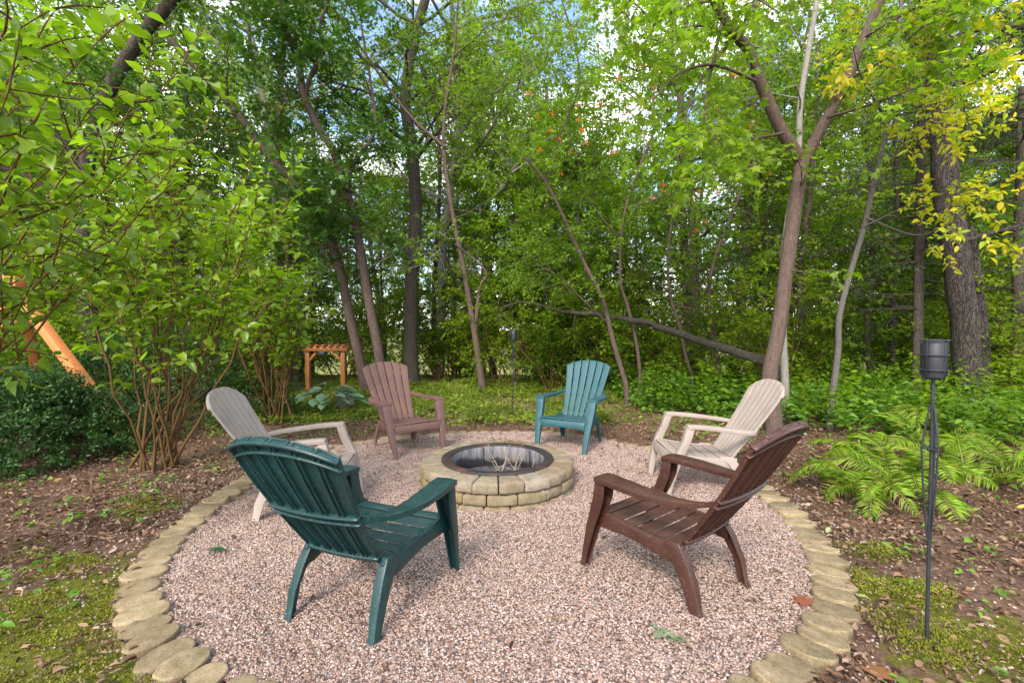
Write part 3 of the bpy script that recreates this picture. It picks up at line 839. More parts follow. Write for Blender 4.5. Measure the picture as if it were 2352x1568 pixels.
    labs = ['pale forked twig leaning steeply in the fire pit', 'thin grey twig reaching to the back rim of the fire pit', 'twig slanting to the right inside the fire pit', 'short stubby stick at the front inside the fire pit', 'thin twig crossing the others in the fire pit', 'low twig near the right wall of the fire pit', 'low twig lying to the front right over the ash', 'twig lying towards the back right over the ash', 'thicker twig lying across the middle of the ash', 'thin twig reaching to the back right of the pit']
    for k, (p0, p1, rr) in enumerate(specs):
        pl = Plant(100 + k)
        p0 = np.array(p0); p1 = np.array(p1)
        pts = np.array([p0 + (p1 - p0) * q + pl.r.normal(0, .008, 3) * (0 < q < 1) for q in np.linspace(0, 1, 6)])
        pl.tube(pts, np.linspace(rr, rr * .5, 6), 6)
        if k in (0, 1, 2, 4, 6, 7, 8, 9):
            for j in (2, 3, 4):
                d = nrm(p1 - p0) + pl.r.normal(0, .6, 3)
                q = pl.path(pts[j], d, 0.12, 3, .2, .1); pl.tube(q, np.linspace(rr * .6, .0015, 4), 5)
        base = np.array((PIT[0], PIT[1], 0)) + p0
        pl.wv = [v - p0 for v in pl.wv]
        ob = link('twig', pl.wood('twig', M['twig_dead'])); ob.location = tuple(base)
        tag(ob, labs[k], 'twig', 'twigs in the fire pit')
build_pit()

# ================================================================== CHAIRS
def lerp(xs, ys):
    return lambda t: float(np.interp(t, xs, ys))

def make_chair(kind, mat):
    """local frame: +y is the front, z up, origin on the ground; returns root Empty with parts"""
    root = empty('garden_chair', (0, 0, 0))
    A = kind == 'A'
    if A:
        nsl, gap = 6, 0.014
        b0 = np.array((-0.135, 0.300)); b1 = np.array((-0.530, 0.945))
        hw = lerp([0, .15, .42, .75, 1.0], [.200, .212, .238, .272, .300])
        drop = 0.112
        topf = lambda s: 1 - drop * abs(s) ** 2.1
        gap_f = lambda t: gap
        dish = 0.022
    else:
        nsl, gap = 7, 0.005
        b0 = np.array((-0.150, 0.285)); b1 = np.array((-0.560, 0.915))
        hw = lerp([0, .15, .42, .75, .88, 1.0], [.195, .205, .235, .266, .276, .282])
        topf = lambda s: 1 - 0.17 * abs(s) ** 2.8
        dish = 0.02
    bd = b1 - b0; bl = np.linalg.norm(bd); bdn = bd / bl
    nb = np.array((bdn[1], -bdn[0]))          # normal of the back, towards the sitter (y, z)
    if nb[0] < 0: nb = -nb
    def bp(s, t, d=0.0):
        """point on the back: s across -1..1, t up 0..1, d forward of the front face"""
        x = s * hw(t)
        curve = 0.035 * math.sin(t * math.pi * 0.9) * -0.6    # slight recline bow
        off = d + dish * (s * s - 0.8) * (0.4 + 0.6 * t) + curve
        y = b0[0] + bd[0] * t + nb[0] * off
        z = b0[1] + bd[1] * t + nb[1] * off
        return (x, y, z)
    # slats: shallow channels, open at the back
    fl = 0.022 if A else 0.015
    th = 0.006
    for k in range(nsl):
        s0, s1 = -1 + 2 * k / nsl, -1 + 2 * (k + 1) / nsl
        g = Geo(); rings = []
        nst = 13
        for i in range(nst):
            q = i / (nst - 1)
            sm = (s0 + s1) / 2
            ring = []
            for (f, d) in ((0, 0), (.33, .0), (.67, .0), (1, 0), (1, -fl), (.90, -fl), (.90, -th), (.10, -th), (.10, -fl), (0, -fl)):
                s = s0 + (s1 - s0) * f
                t = q * topf(s)
                g2 = gap / 2 / hw(t)
                s = s0 + g2 + (s1 - s0 - 2 * g2) * f
                ring.append(bp(s, t, d))
            rings.append(ring)
        g.loft(rings)
        g.build('back_slat', mat, root, False, 0.003, 2)
    # cross ribs behind the slats, bridging the gaps
    def rib(tc_, d0, d1, dt, name='back_rib'):
        g = Geo(); rings = []
        n = 17
        for i in range(n):
            s = (-1 + 2 * i / (n - 1)) * 0.985
            t = tc_ * topf(s) if tc_ > .6 else tc_
            rings.append([bp(s, t - dt, d0), bp(s, t + dt, d0), bp(s, t + dt, d1), bp(s, t - dt, d1)])
        g.loft(rings); return g.build(name, mat, root, False, 0.002, 1)
    rib(0.985, -0.004, -fl - .012, 0.008)
    rib(0.915, -0.004, -fl - .006, 0.006)
    rib(0.455, -0.003, -fl - .010, 0.007)
    rib(0.405, -0.003, -fl - .010, 0.007)
    rib(0.045, -0.003, -fl - .006, 0.016)
    if not A:
        # closed panel behind the grooves
        g = Geo(); rings = []
        for i in range(15):
            s = -0.97 + 1.94 * i / 14
            rings.append([bp(s, 0.02, -.0075), bp(s, .3, -.0075), bp(s, .6, -.0075), bp(s, topf(s) * .99, -.0075), bp(s, topf(s) * .99, -.0135), bp(s, .6, -.0135), bp(s, .3, -.0135), bp(s, .02, -.0135)])
        g.loft(rings); g.build('back_panel', mat, root)
    # seat surface profile
    if A:
        fy, fz, sw0, sw1 = 0.335, 0.362, 0.262, 0.215
    else:
        fy, fz, sw0, sw1 = 0.335, 0.345, 0.265, 0.215
    ry, rz = b0[0] - 0.005, b0[1] + 0.0
    def seat(t):
        """t 0 front .. 1 rear"""
        y = fy + (ry - fy) * t
        z = fz + (rz - fz) * (t ** 0.85) - 0.012 * math.sin(math.pi * t)
        if t < 0.1: z -= 0.020 * (1 - t / 0.1) ** 2
        return y, z
    def swid(t): return sw0 + (sw1 - sw0) * t
    ns = 6 if A else 5
    for k in range(ns):
        t0, t1 = k / ns + 0.010, (k + 1) / ns - 0.012
        g = Geo(); rings = []
        for t in np.linspace(t0, t1, 4 if k else 6):
            y, z = seat(t); w = swid(t) - 0.006
            rings.append([(-w, y, z - .020), (-w, y, z), (-w / 3, y, z - .003), (w / 3, y, z - .003), (w, y, z), (w, y, z - .020), (w - .012, y, z - .020), (w - .012, y, z - .009), (-w + .012, y, z - .009), (-w + .012, y, z - .020)])
        g.loft(rings); g.build('seat_slat', mat, root, False, 0.003, 2)
    # apron under the front edge
    g = Geo(); rings = []
    for x in np.linspace(-sw0 + .005, sw0 - .005, 9):
        sag = 0.012 * (1 - (x / sw0) ** 2)
        y, z = fy + 0.004, fz - 0.034
        rings.append([(x, y, z), (x, y + .012, z - .035), (x, y + .016, z - .085 + sag), (x, y + .002, z - .085 + sag), (x, y - .010, z - .035), (x, y - .014, z)])
    g.loft(rings); g.build('front_apron', mat, root, False, 0.003, 2)
    for sg in (-1, 1):
        # seat rail
        g = Geo(); rings = []
        for t in np.linspace(-0.01, 1.06, 9):
            y, z = seat(max(0.1, min(1, t))); y = fy + (ry - fy) * t
            w = swid(t); dpt = 0.075 + 0.015 * math.cos(t * 6.28)
            rings.append([(sg * (w - .010), y, z + .004), (sg * (w + .014), y, z + .004), (sg * (w + .016), y, z - dpt), (sg * (w + .002), y, z - dpt)])
        g.loft(rings); g.build('seat_rail', mat, root, False, 0.004, 2)
        # front leg: channel open to the rear, running from arm to ground
        if A:
            st = [(0.540, .262, .352, .205, .268), (0.45, .262, .346, .215, .286), (0.36, .260, .336, .250, .318), (0.27, .258, .326, .294, .350), (0.12, .252, .308, .352, .391), (0.02, .250, .296, .387, .418), (0.0, .248, .299, .385, .424)]
            wth = 0.010
        else:
            st = [(0.552, .252, .316, .185, .245), (0.45, .256, .318, .215, .275), (0.36, .260, .320, .255, .322), (0.27, .256, .314, .292, .352), (0.12, .244, .296, .335, .385), (0.02, .234, .280, .357, .398), (0.0, .232, .282, .355, .402)]
            wth = 0.010
        g = Geo(); rings = []
        for z, xi, xo, yb, yf in st:
            xi *= sg; xo *= sg; w = wth * sg
            rings.append([(xi, yb, z), (xi, yf, z), (xo, yf, z), (xo, yb, z), (xo - w, yb, z), (xo - w, yf - wth, z), (xi + w, yf - wth, z), (xi + w, yb, z)])
        g.loft(rings); g.build('front_leg', mat, root, False, 0.005, 2)
        # rear leg: splayed channel
        if A:
            st = [(0.318, .196, .2335, -.150, -.040), (0.285, .194, .238, -.172, -.075), (0.24, .196, .243, -.200, -.115), (0.13, .206, .249, -.246, -.178), (0.02, .212, .245, -.268, -.214), (0.0, .208, .250, -.280, -.210)]
        else:
            st = [(0.302, .198, .2335, -.150, -.040), (0.27, .202, .240, -.172, -.075), (0.235, .206, .247, -.200, -.115), (0.13, .220, .260, -.240, -.178), (0.02, .232, .266, -.256, -.210), (0.0, .230, .270, -.262, -.206)]
        g = Geo(); rings = []
        for z, xi, xo, yb, yf in st:
            xi *= sg; xo *= sg; w = 0.010 * sg
            rings.append([(xi, yb, z), (xi, yb + .010, z), (xo - w, yb + .010, z), (xo - w, yf, z), (xo, yf, z), (xo, yb, z)])
        g.loft(rings); g.build('rear_leg', mat, root, False, 0.003, 2)
        # arm
        ya = bp(sg * 1.0, 0.43, -0.004)
        if A:
            stn = [(.268, .252, .362, .556), (.262, .250, .366, .561), (.20, .252, .374, .563), (.08, .262, .380, .559), (-.05, .270, .372, .554), (-.16, .268, .350, .553), (-.235, .258, .318, .556), (-.285, .244, .286, .562), (-.325, .222, .250, .570)]
            tk = 0.026
        else:
            stn = [(.243, .250, .318, .566), (.236, .248, .322, .571), (.16, .250, .326, .570), (.03, .254, .332, .560), (-.10, .256, .336, .545), (-.20, .256, .332, .532), (-.28, .244, .312, .522), (-.335, .215, .270, .514)]
            tk = 0.032
        g = Geo(); rings = []
        for y, xi, xo, z in stn:
            yy_o = y + (0.0 if y > 0 else 0.018)
            rings.append([(sg * xi, y, z), (sg * (xi * .5 + xo * .5), y, z + .003), (sg * xo, yy_o, z), (sg * (xo - .002), yy_o, z - tk), (sg * (xi + .002), y, z - tk)])
        g.loft(rings); g.build('arm', mat, root, False, 0.007, 3)
    return root

def add_chair(kind, mat, pose, label):
    r = make_chair(kind, mat)
    r.location = (pose[0], pose[1], 0.006); r.rotation_euler = (0, 0, pose[2])
    if len(pose) > 3: r.scale = (pose[3],) * 3
    tag(r, label, 'chair', 'plastic chairs around the fire pit')
    return r
add_chair('A', M['teal_dark'], (-0.716, 2.253, -0.362), 'dark green plastic slatted garden chair seen from behind, nearest the camera')
add_chair('A', M['brown_dark'], (0.877, 2.437, 0.678), 'dark brown plastic slatted garden chair on the right, its back to the camera')
add_chair('A', M['brown_faded'], (-1.202, 5.135, 3.807), 'faded mauve brown plastic chair facing the camera behind the fire pit')
add_chair('A', M['teal_faded_sheen'], (0.711, 5.335, 2.643), 'blue green plastic chair facing the camera beyond the fire pit')
add_chair('B', M['tan'], (-1.571, 3.452, -1.434), 'pale tan plastic chair on the left, partly hidden by the dark green chair')
add_chair('B', M['tan'], (1.636, 3.940, 1.550), 'pale tan plastic chair on the right, behind the dark brown chair')

# ================================================================== GARDEN THINGS
def make_torch(name, base, top_z, label, lean=(0, 0), full=True):
    e = empty(name, (base[0], base[1], 0))
    tag(e, label, 'garden torch')
    mt = M['black_metal']
    H = top_z; hl = 0.165          # lantern height
    lx, ly = lean
    def pt(x, y, z): return (x + lx * z, y + ly * z, z)
    zb = H - hl
    g = Geo(); g.tube([pt(0, 0, -.05), pt(0, 0, .3), pt(0, 0, zb - .62)], .0075, 8); g.build('pole', mt, e, True)
    g = Geo(); g.tube([pt(0, 0, zb - .64), pt(0, 0, zb - .3), pt(0, 0, zb)], .0068, 8); g.build('upper_pole', mt, e, True)
    # twisted cage of three rods between the pole halves
    zr = zb - 0.29
    for k in range(3):
        a = 0.5 + k * 2 * math.pi / 3
        c, s = math.cos(a), math.sin(a)
        g = Geo()
        g.tube([pt(c * .007, s * .007, zb - .11), pt(c * .014, s * .014, zb - .15), pt(c * .032, s * .032, zr), pt(c * .025, s * .025, zr - .15), pt(c * .010, s * .010, zr - .34), pt(c * .007, s * .007, zr - .38)], .0042, 6)
        g.build('cage_rod', mt, e, True)
    n = 20
    aa = np.arange(n + 1) * 2 * math.pi / n
    def hoop(r, z, t, nm):
        g = Geo(); g.tube([pt(math.cos(a) * r, math.sin(a) * r, z) for a in aa], t, 6); g.build(nm, mt, e, True)
    g = Geo()
    tri = [pt(math.cos(.5 + k * 2 * math.pi / 3) * .032, math.sin(.5 + k * 2 * math.pi / 3) * .032, zr) for k in (0, 1, 2, 0)]
    for k in range(3): g.tube([tri[k], tri[k + 1]], .0045, 6)
    g.build('cage_band', mt, e, True)
    # oil canister
    g = Geo()
    prof = [(.010, zb), (.036, zb + .003), (.039, zb + .012), (.0415, zb + .148), (.038, zb + .154), (.02, zb + .158)]
    g.loft([[pt(math.cos(a) * r, math.sin(a) * r, z) for a in aa[:-1]] for r, z in prof])
    g.build('canister', mt, e, True)
    for z in (zb + .040, zb + .102, zb + .163): hoop(.0470, z, .0034, 'hoop')
    for k in range(4):
        a = 0.35 + k * math.pi / 2
        g = Geo(); g.tube([pt(math.cos(a) * .02, math.sin(a) * .02, zb - .002), pt(math.cos(a) * .0470, math.sin(a) * .0470, zb + .02), pt(math.cos(a) * .0470, math.sin(a) * .0470, zb + .163)], .003, 5)
        g.build('bracket', mt, e, True)
    g = Geo(); g.tube([pt(-.075, .0, .02), pt(-.02, 0, .012), pt(.03, -.03, .012), pt(.055, -.05, .006)], .007, 6); g.build('foot_step', mt, e, True)
    return e
b = gnd(2128, 1482); t_ = at(2146, 780, b[1])
make_torch('garden_torch', b, t_[2], 'tall black metal garden torch standing in the moss on the right', ((t_[0] - b[0]) / t_[2], 0))
b = gnd(1177, 958); t_ = at(1180, 757, b[1])
make_torch('garden_torch', b, t_[2], 'black garden torch beyond the fire pit between the two far chairs', ((t_[0] - b[0]) / t_[2], 0))

# ---- wooden play frame at the left edge
def build_play_frame():
    ap = at(38, 648, 5.6)
    e = empty('swing_frame', (ap[0], ap[1], 0))
    tag(e, 'orange stained timber swing frame behind the shrubs on the left', 'swing frame')
    o = np.array((ap[0], ap[1], 0))
    def bm_(a, b, w, h, nm):
        g = Geo(); g.beam(np.asarray(a) - o, np.asarray(b) - o, w, h); g.build(nm, M['orange_wood'], e, False, .006, 2)
    bm_(at(48, 645, 5.6), at(-900, 630, 6.2), .12, .16, 'top_beam')
    f1 = gnd(318, 1030)
    bm_(at(45, 678, 5.55), (f1[0], f1[1], -0.05), .10, .10, 'leg')
    bm_(at(40, 650, 5.75), at(92, 880, 6.6), .10, .10, 'leg')
    bm_(at(18, 700, 5.7), at(-60, 960, 7.0), .10, .10, 'leg')
    bm_(at(-20, 742, 5.75), at(70, 742, 5.9), .04, .10, 'cross_tie')
build_play_frame()

def build_arbor():
    Y = 9.4
    a = at(708, 895, Y); b = at(789, 893, Y)
    e = empty('wooden_frame', ((a[0] + b[0]) / 2, Y, 0))
    tag(e, 'small orange wooden post and beam frame behind the hosta', 'wooden frame')
    w = (b[0] - a[0]) / 2; zt = at(750, 806, Y)[2]
    mt = M['arbor_wood']
    for s in (-1, 1):
        g = Geo(); g.beam((s * w, 0, -.1), (s * w, 0, zt), .085, .085, (0, 1, 0)); g.build('post', mt, e, False, .005, 2)
        g = Geo(); g.beam((s * w * .96, 0, zt - .22), (s * (w - .19), 0, zt - .01), .05, .06, (0, 1, 0)); g.build('brace', mt, e, False, .004, 1)
    for k in (-1, 1):
        g = Geo(); g.beam((-w - .10, k * .06, zt + .05), (w + .10, k * .06, zt + .05), .04, .10); g.build('beam', mt, e, False, .005, 1)
    for k in range(7):
        x = -w - .04 + (2 * w + .08) * k / 6
        g = Geo(); g.beam((x, -.14, zt + .118), (x, .14, zt + .118), .06, .03); g.build('rafter', mt, e, False, .004, 1)
    g = Geo(); g.box((-.06, -.02, zt - .045), (.13, .10, .07)); o = g.build('hanging_box', M['black_metal'], e, False, .006, 2)
build_arbor()

def build_boulder():
    p = gnd(793, 935)
    p = at(793, 935, p[1])
    bm = bmesh.new(); bmesh.ops.create_icosphere(bm, subdivisions=4, radius=1)
    r = np.random.default_rng(4)
    for v in bm.verts:
        n = v.co.normalized()
        k = 1 + .10 * math.sin(n.x * 4 + 1) * math.sin(n.y * 5) + .07 * math.sin(n.z * 9 + n.x * 6)
        v.co = Vector((n.x * .16 * k, n.y * .15 * k, n.z * .23 * k + .13))
    me = bpy.data.meshes.new('boulder'); bm.to_mesh(me); bm.free(); me.materials.append(M['boulder'])
    me.polygons.foreach_set("use_smooth", np.ones(len(me.polygons), dtype=bool))
    o = link('boulder', me); o.location = (p[0], p[1], 0)
    tag(o, 'upright grey boulder standing beside the blue green hosta', 'boulder')
build_boulder()

# ---- hosta
def build_hosta(base, n, label, seed, ln=0.26):
    r = np.random.default_rng(seed)
    e = empty('hosta', tuple(base)); tag(e, label, 'hosta')
    me = None
    for v in range(2):
        g = []
        nu, nv = 9, 6
        V = []
        for i in range(nu):
            t = i / (nu - 1)
            w = .36 * (math.sin(math.pi * min(1, t * .93 + .07)) ** .75) * (1 - .25 * t)
            for j in range(nv):
                s = -1 + 2 * j / (nv - 1)
                V.append((t, s * w, .10 * abs(s) - .28 * t * t + .012 * math.sin(s * 9 + t * 3) + .1 * t))
        F = [(i * nv + j, (i + 1) * nv + j, (i + 1) * nv + j + 1, i * nv + j + 1) for i in range(nu - 1) for j in range(nv - 1)]
        mm = mesh_np('leaf', V, [np.array(F)], M['leaf_hosta'], True)
        if me is None: me = [mm]
        else: me.append(mm)
    for k in range(n):
        a = k * 2.4 + r.uniform(-.3, .3)
        rr = r.uniform(.12, .40); h = .42 - rr * .45 + r.uniform(-.05, .08)
        q = np.array((math.cos(a) * rr, math.sin(a) * rr, h))
        g = Geo(); g.tube([(0, 0, 0), q * (.4, .4, .55), q], [.008, .007, .005], 5); g.build('stalk', M['leaf_cover'], e, True)
        o = link('leaf', me[k % 2], e); o.location = tuple(q); s = ln * r.uniform(.8, 1.25)
        o.scale = (s, s, s); o.rotation_euler = (r.normal(0, .2), r.uniform(-.1, .35), a + r.normal(0, .3))
p = gnd(752, 950)
build_hosta((p[0], p[1], 0), 26, 'large blue green hosta with broad leaves in front of the wooden frame', 5, .24)

# ---- ferns
def frond_mesh(seed):
    r = np.random.default_rng(seed)
    V, F = [], []
    n = 44
    pts = []
    for i in range(n + 1):
        t = i / n
        pts.append(np.array((t * (1 - .12 * t * t), 0.03 * math.sin(t * 3 + seed), .64 * t - .66 * t * t * t * .95)))
    pts = np.array(pts)
    def add(vs, fs):
        b = len(V); V.extend(vs); F.extend([tuple(b + i for i in f) for f in fs])
    # rachis
    for i in range(n):
        a, b2 = pts[i], pts[i + 1]
        w = .006 * (1 - i / n) + .0015
        add([a + (0, -w, 0), a + (0, w, 0), b2 + (0, w, 0), b2 + (0, -w, 0)], [(0, 1, 2), (0, 2, 3)])
    for i in range(3, n):
        t = i / n
        L = .235 * (math.sin(math.pi * min(1, (t * .93 + .05))) ** .8) * (1 if t > .2 else .45 + t * 2.7)
        d = pts[min(n, i + 1)] - pts[i - 1]; d /= np.linalg.norm(d)
        for s in (-1, 1):
            sd = np.array((0, s, 0)) + d * .55; sd /= np.linalg.norm(sd)
            up = np.cross(d, (0, 1, 0)); up = up if up[2] > 0 else -up
            w = .0108
            if r.random() < .06: continue
            L2 = L * r.uniform(.72, 1.1)
            sd = sd + r.normal(0, .09, 3); sd /= np.linalg.norm(sd)
            a = pts[i]; m1 = a + sd * L2 * .5 + up * r.uniform(0, .022); tip = a + sd * L2 + up * r.uniform(-.06, .0) + d * r.uniform(-.01, .03)
            add([a, m1 + d * w, tip, m1 - d * w], [(0, 1, 2), (0, 2, 3)])
    return mesh_np('frond', np.array(V), [np.array(F)], M['leaf_fern'])
FR = [frond_mesh(k) for k in (1, 2, 3, 4, 5)]
def build_fern(base, n, L, label, seed, a0=0.0, a1=6.283):
    r = np.random.default_rng(seed)
    e = empty('fern', tuple(base)); tag(e, label, 'fern', 'ferns on the right')
    for k in range(n):
        a = a0 + (a1 - a0) * (k + r.uniform(-.3, .3)) / n
        o = link('frond', FR[(k * 2 + seed) % 5], e)
        s = L * r.uniform(.7, 1.1)
        o.scale = (s, s * r.uniform(.75, 1.05), s * r.uniform(.6, 1.25))
        o.rotation_euler = (r.normal(0, .3), r.uniform(-.35, .18), a + r.normal(0, .15))
        o.location = (math.cos(a) * .03, math.sin(a) * .03, .02)
for (u, v, n, L, lab, sd_, a0, a1) in [
    (2180, 1010, 10, .85, 'fern behind the rough undergrowth right of the torch', 6, 0, 6.28),
    (2010, 1075, 9, .7, 'fern between the wavy sapling and the torch', 7, 0, 6.28),
    (2085, 1128, 11, .78, 'bright green fern with long fronds left of the black torch', 1, 1.7, 5.2),
    (2010, 1150, 8, .62, 'low fern spreading towards the dark brown chair', 2, 2.0, 4.8),
    (2230, 1120, 11, .72, 'fern right of the black torch with arching fronds', 3, -1.2, 2.6),
    (2340, 1085, 9, .8, 'fern at the right edge of the picture', 4, 0, 6.28),
    (2130, 1040, 9, .75, 'yellowish fern standing upright behind the torch', 5, 0, 6.28)]:
    p = gnd(u, v)
    build_fern((p[0], p[1], 0), n, L, lab, sd_, a0, a1)

# ================================================================== SHRUBS
def stem_shrub(name, seed, base, tips, label, leaf, per, r0, twigs, tw_len, tmpl, mat, bare=0.45, up=0.08, tilt=.5, wid=1.0, wood='bark_stem', droop=.12):
    pl = Plant(seed, leaf, per, tilt, droop)
    for k, tip in enumerate(tips):
        b = np.asarray(base, float) + np.array((pl.r.normal(0, .10), pl.r.normal(0, .10), -0.03))
        tip = np.asarray(tip, float)
        mid = b + (tip - b) * .5 + np.array((0, 0, .12 * np.linalg.norm(tip - b))) * pl.r.uniform(.1, 1.2) + pl.r.normal(0, .13, 3)
        p, rr = smooth_path([b, mid, tip], [r0 * (.45 + .9 * pl.r.random() ** 1.5)] * 1 + [r0 * .55, r0 * .22], 10)
        p[2:-1] += pl.r.normal(0, .022, p[2:-1].shape)
        if k % 2 == 0:
            for j in (3, 4, 5):
                w = pl.path(p[j], nrm(p[j + 1] - p[j]) + pl.r.normal(0, .55, 3), pl.r.uniform(.25, .7), 5, .15, .02); pl.tube(w, np.linspace(.005, .0018, len(w)), 4)
        pl.tube(p, rr, 6)
        nt_ = twigs
        for j in range(nt_):
            t = (bare + (1 - bare) * (j + pl.r.uniform(0, 1)) / nt_) * (len(p) - 1)
            i = min(int(t), len(p) - 2); q = p[i] + (p[i + 1] - p[i]) * (t - i)
            d = nrm(p[i + 1] - p[i]) * .7 + nrm(pl.r.normal(0, 1, 3)) * .9
            d[2] = d[2] * .6 + .05
            w = pl.path(q, d, tw_len * pl.r.uniform(.5, 1.3), 4, .18, up)
            pl.twig(w, .006)
        w = pl.path(p[-1], p[-1] - p[-2], tw_len * .7, 3, .15, 0)
        pl.twig(w, .005)
    return finish_tree(name, pl, base, label, 'shrub', M[wood], mat, tmpl, None, wid, 'stems', 'foliage')

# near shrub, its stems out of frame on the left, arching into view
tips = [at(u, v, Y) for u, v, Y in [(60, 120, 1.75), (230, 90, 2.0), (120, 20, 1.7), (330, 190, 2.3), (470, 300, 2.7), (200, 260, 2.1), (40, 330, 1.9), (300, 370, 2.5), (440, 420, 2.9), (150, 460, 2.2),
        (30, 490, 2.1), (260, 520, 2.7), (150, 520, 2.5), (20, 210, 1.7), (420, 150, 2.6), (-80, 60, 1.6), (10, 420, 2.0), (350, 560, 3.0)]]
stem_shrub('leafy_shrub', 11, (-3.5, 2.2, 0), tips, 'large leaved shrub arching in from the left edge, nearest the camera', .074, 12, .010, 8, .34, T_OVATE, M['leaf_shrub'], .5, -.02, .55)
# big multi-stem shrub
bB = gnd(365, 1078)
rg = np.random.default_rng(21)
tips = []
for k in range(19):
    a = rg.uniform(0, 6.28); q = math.sqrt(rg.uniform(.05, 1))
    tips.append(np.array((bB[0] + math.cos(a) * 1.1 * q + .36, bB[1] + math.sin(a) * 1.0 * q, rg.uniform(1.9, 3.1) - .25 * q)))
stem_shrub('leafy_shrub', 12, (bB[0], bB[1], 0), tips, 'tall many stemmed shrub with bright leaves rising from the mulch on the left', .10, 9, .014, 11, .40, T_OVATE, M['leaf_shrub'], .44, .0, .5)
bC = gnd(640, 968)
tips = []
for k in range(26):
    a = rg.uniform(0, 6.28); q = math.sqrt(rg.uniform(.05, 1))
    tips.append(np.array((bC[0] + math.cos(a) * .95 * q - .15, bC[1] + math.sin(a) * 1.0 * q, rg.uniform(1.9, 3.3) - .35 * q)))
stem_shrub('leafy_shrub', 13, (bC[0], bC[1], 0), tips, 'many stemmed shrub behind the left tan chair', .105, 9, .015, 9, .42, T_OVATE, M['leaf_shrub'], .36, .0, .5)

# yew: dense low evergreen
def build_yew(base, rx, ry, h, n, label, seed):
    r = np.random.default_rng(seed)
    pl = Plant(seed, .04, 20, .6, .1)
    for k in range(n):
        a = r.uniform(0, 6.28); cz = r.uniform(0.02, 1); q = math.sqrt(max(0, 1 - cz * cz)) * (1 + .15 * math.sin(a * 5) + .1 * math.sin(a * 9 + cz * 8))
        q *= r.uniform(.80, 1.06)
        p = np.array((base[0] + math.cos(a) * rx * q, base[1] + math.sin(a) * ry * q, h * cz * r.uniform(.85, 1.05) + .03))
        d = np.array((math.cos(a) * q, math.sin(a) * q, cz * .5)) + r.normal(0, .5, 3)
        w = pl.path(p, d, .2, 3, .2, 0); pl.twig(w, .0022, False)
    for k in range(14):
        a = r.uniform(0, 6.28)
        p = pl.path((base[0], base[1], -.02), (math.cos(a) * .6, math.sin(a) * .6, .6), .9 * h, 5, .15, .02)
        pl.tube(p, np.linspace(.03, .008, len(p)), 5)
    return finish_tree('yew_bush', pl, (base[0], base[1], 0), label, 'bush', M['bark_dark'], M['leaf_yew'], T_DIAMOND, None, .75, 'stems', 'foliage')
build_yew((-5.1, 4.75, 0), .95, .8, .78, 2400, 'low dense dark evergreen bush at the left edge', 31)
build_yew((-5.0, 6.6, 0), 1.6, 1.0, 1.25, 2000, 'dark evergreen bush behind the tall shrub and the swing frame leg', 32)

# ================================================================== TREES
def traced(pts, Y0, Y1, r0, r1, n=None, taper=1.0):
    k = len(pts)
    P = np.array([at(u, v, Y0 + (Y1 - Y0) * i / (k - 1)) for i, (u, v) in enumerate(pts)])
    R = r0 + (r1 - r0) * (np.arange(k) / (k - 1)) ** taper
    p, rr = smooth_path(P, R, n or max(10, k * 4))
    return p, rr

def flare(p, rr, amt=.28, h=.3):
    z = p[:, 2] - p[0, 2]
    return rr * (1 + amt * np.exp(-z / h))

def sink(p):
    q = p.copy(); q[0, 2] = min(q[0, 2], -0.06); return q

def add_trunk(pl, pts, Y0, Y1, r0, r1, seg=10, base=True, wob=.0, taper=1.0):
    p, rr = traced(pts, Y0, Y1, r0, r1, taper=taper)
    if base:
        p = sink(p); rr = flare(p, rr)
    if wob: p[1:-1] += pl.r.normal(0, wob, p[1:-1].shape)
    pl.tube(p, rr, seg)
    return p

# forked maple in front, right
pl = Plant(41, .085, 9, .5, .35)
tr = add_trunk(pl, [(1780, 1006), (1774, 930), (1768, 860), (1788, 760), (1806, 620), (1826, 480), (1843, 362)], 5.75, 5.75, .093, .076, 14)
l1 = add_trunk(pl, [(1843, 372), (1795, 300), (1748, 195), (1718, 115), (1690, 82), (1650, 20), (1610, -60), (1560, -170)], 5.75, 4.9, .072, .035, 10, False)
l2 = add_trunk(pl, [(1846, 372), (1900, 270), (1945, 185), (1985, 85), (2020, 5), (2060, -100), (2090, -220)], 5.75, 5.3, .068, .035, 10, False)
for pth in [[(1745, 190), (1640, 150), (1560, 170), (1500, 230)], [(1718, 115), (1620, 60), (1540, 90)], [(1690, 82), (1600, 200), (1560, 330)], [(1800, 305), (1700, 330), (1620, 400)],
            [(1640, 0), (1560, 20), (1500, 60)], [(1945, 185), (2040, 130), (2120, 60)], [(1985, 85), (2100, 20), (2200, -10)], [(1900, 270), (2000, 240), (2110, 200)], [(1610, -60), (1500, -30), (1440, 60)], [(1660, 40), (1620, 240), (1640, 320)],
            [(1650, 20), (1700, -20), (1790, 30)]]:
    p = add_trunk(pl, pth, 5.5, 4.7, .02, .008, 5, False)
    pl.along(p, [6, 4], [.55, .4], .012, .25, -.03, 4, 1.0, .2)
for s in range(5):
    i = 6 + s * 3
    pl.branch(tr[min(i + 12, len(tr) - 4)], pl.r.normal(0, 1, 3) * (1, 1, .3), .6, .01, [3], [.35], .25, 0)
finish_tree('maple_tree', pl, (tr[0][0], tr[0][1], 0), 'forked maple with a smooth brown trunk beside the right tan chair', 'tree', M['bark_brown'], M['leaf_lime'], T_MAPLE)

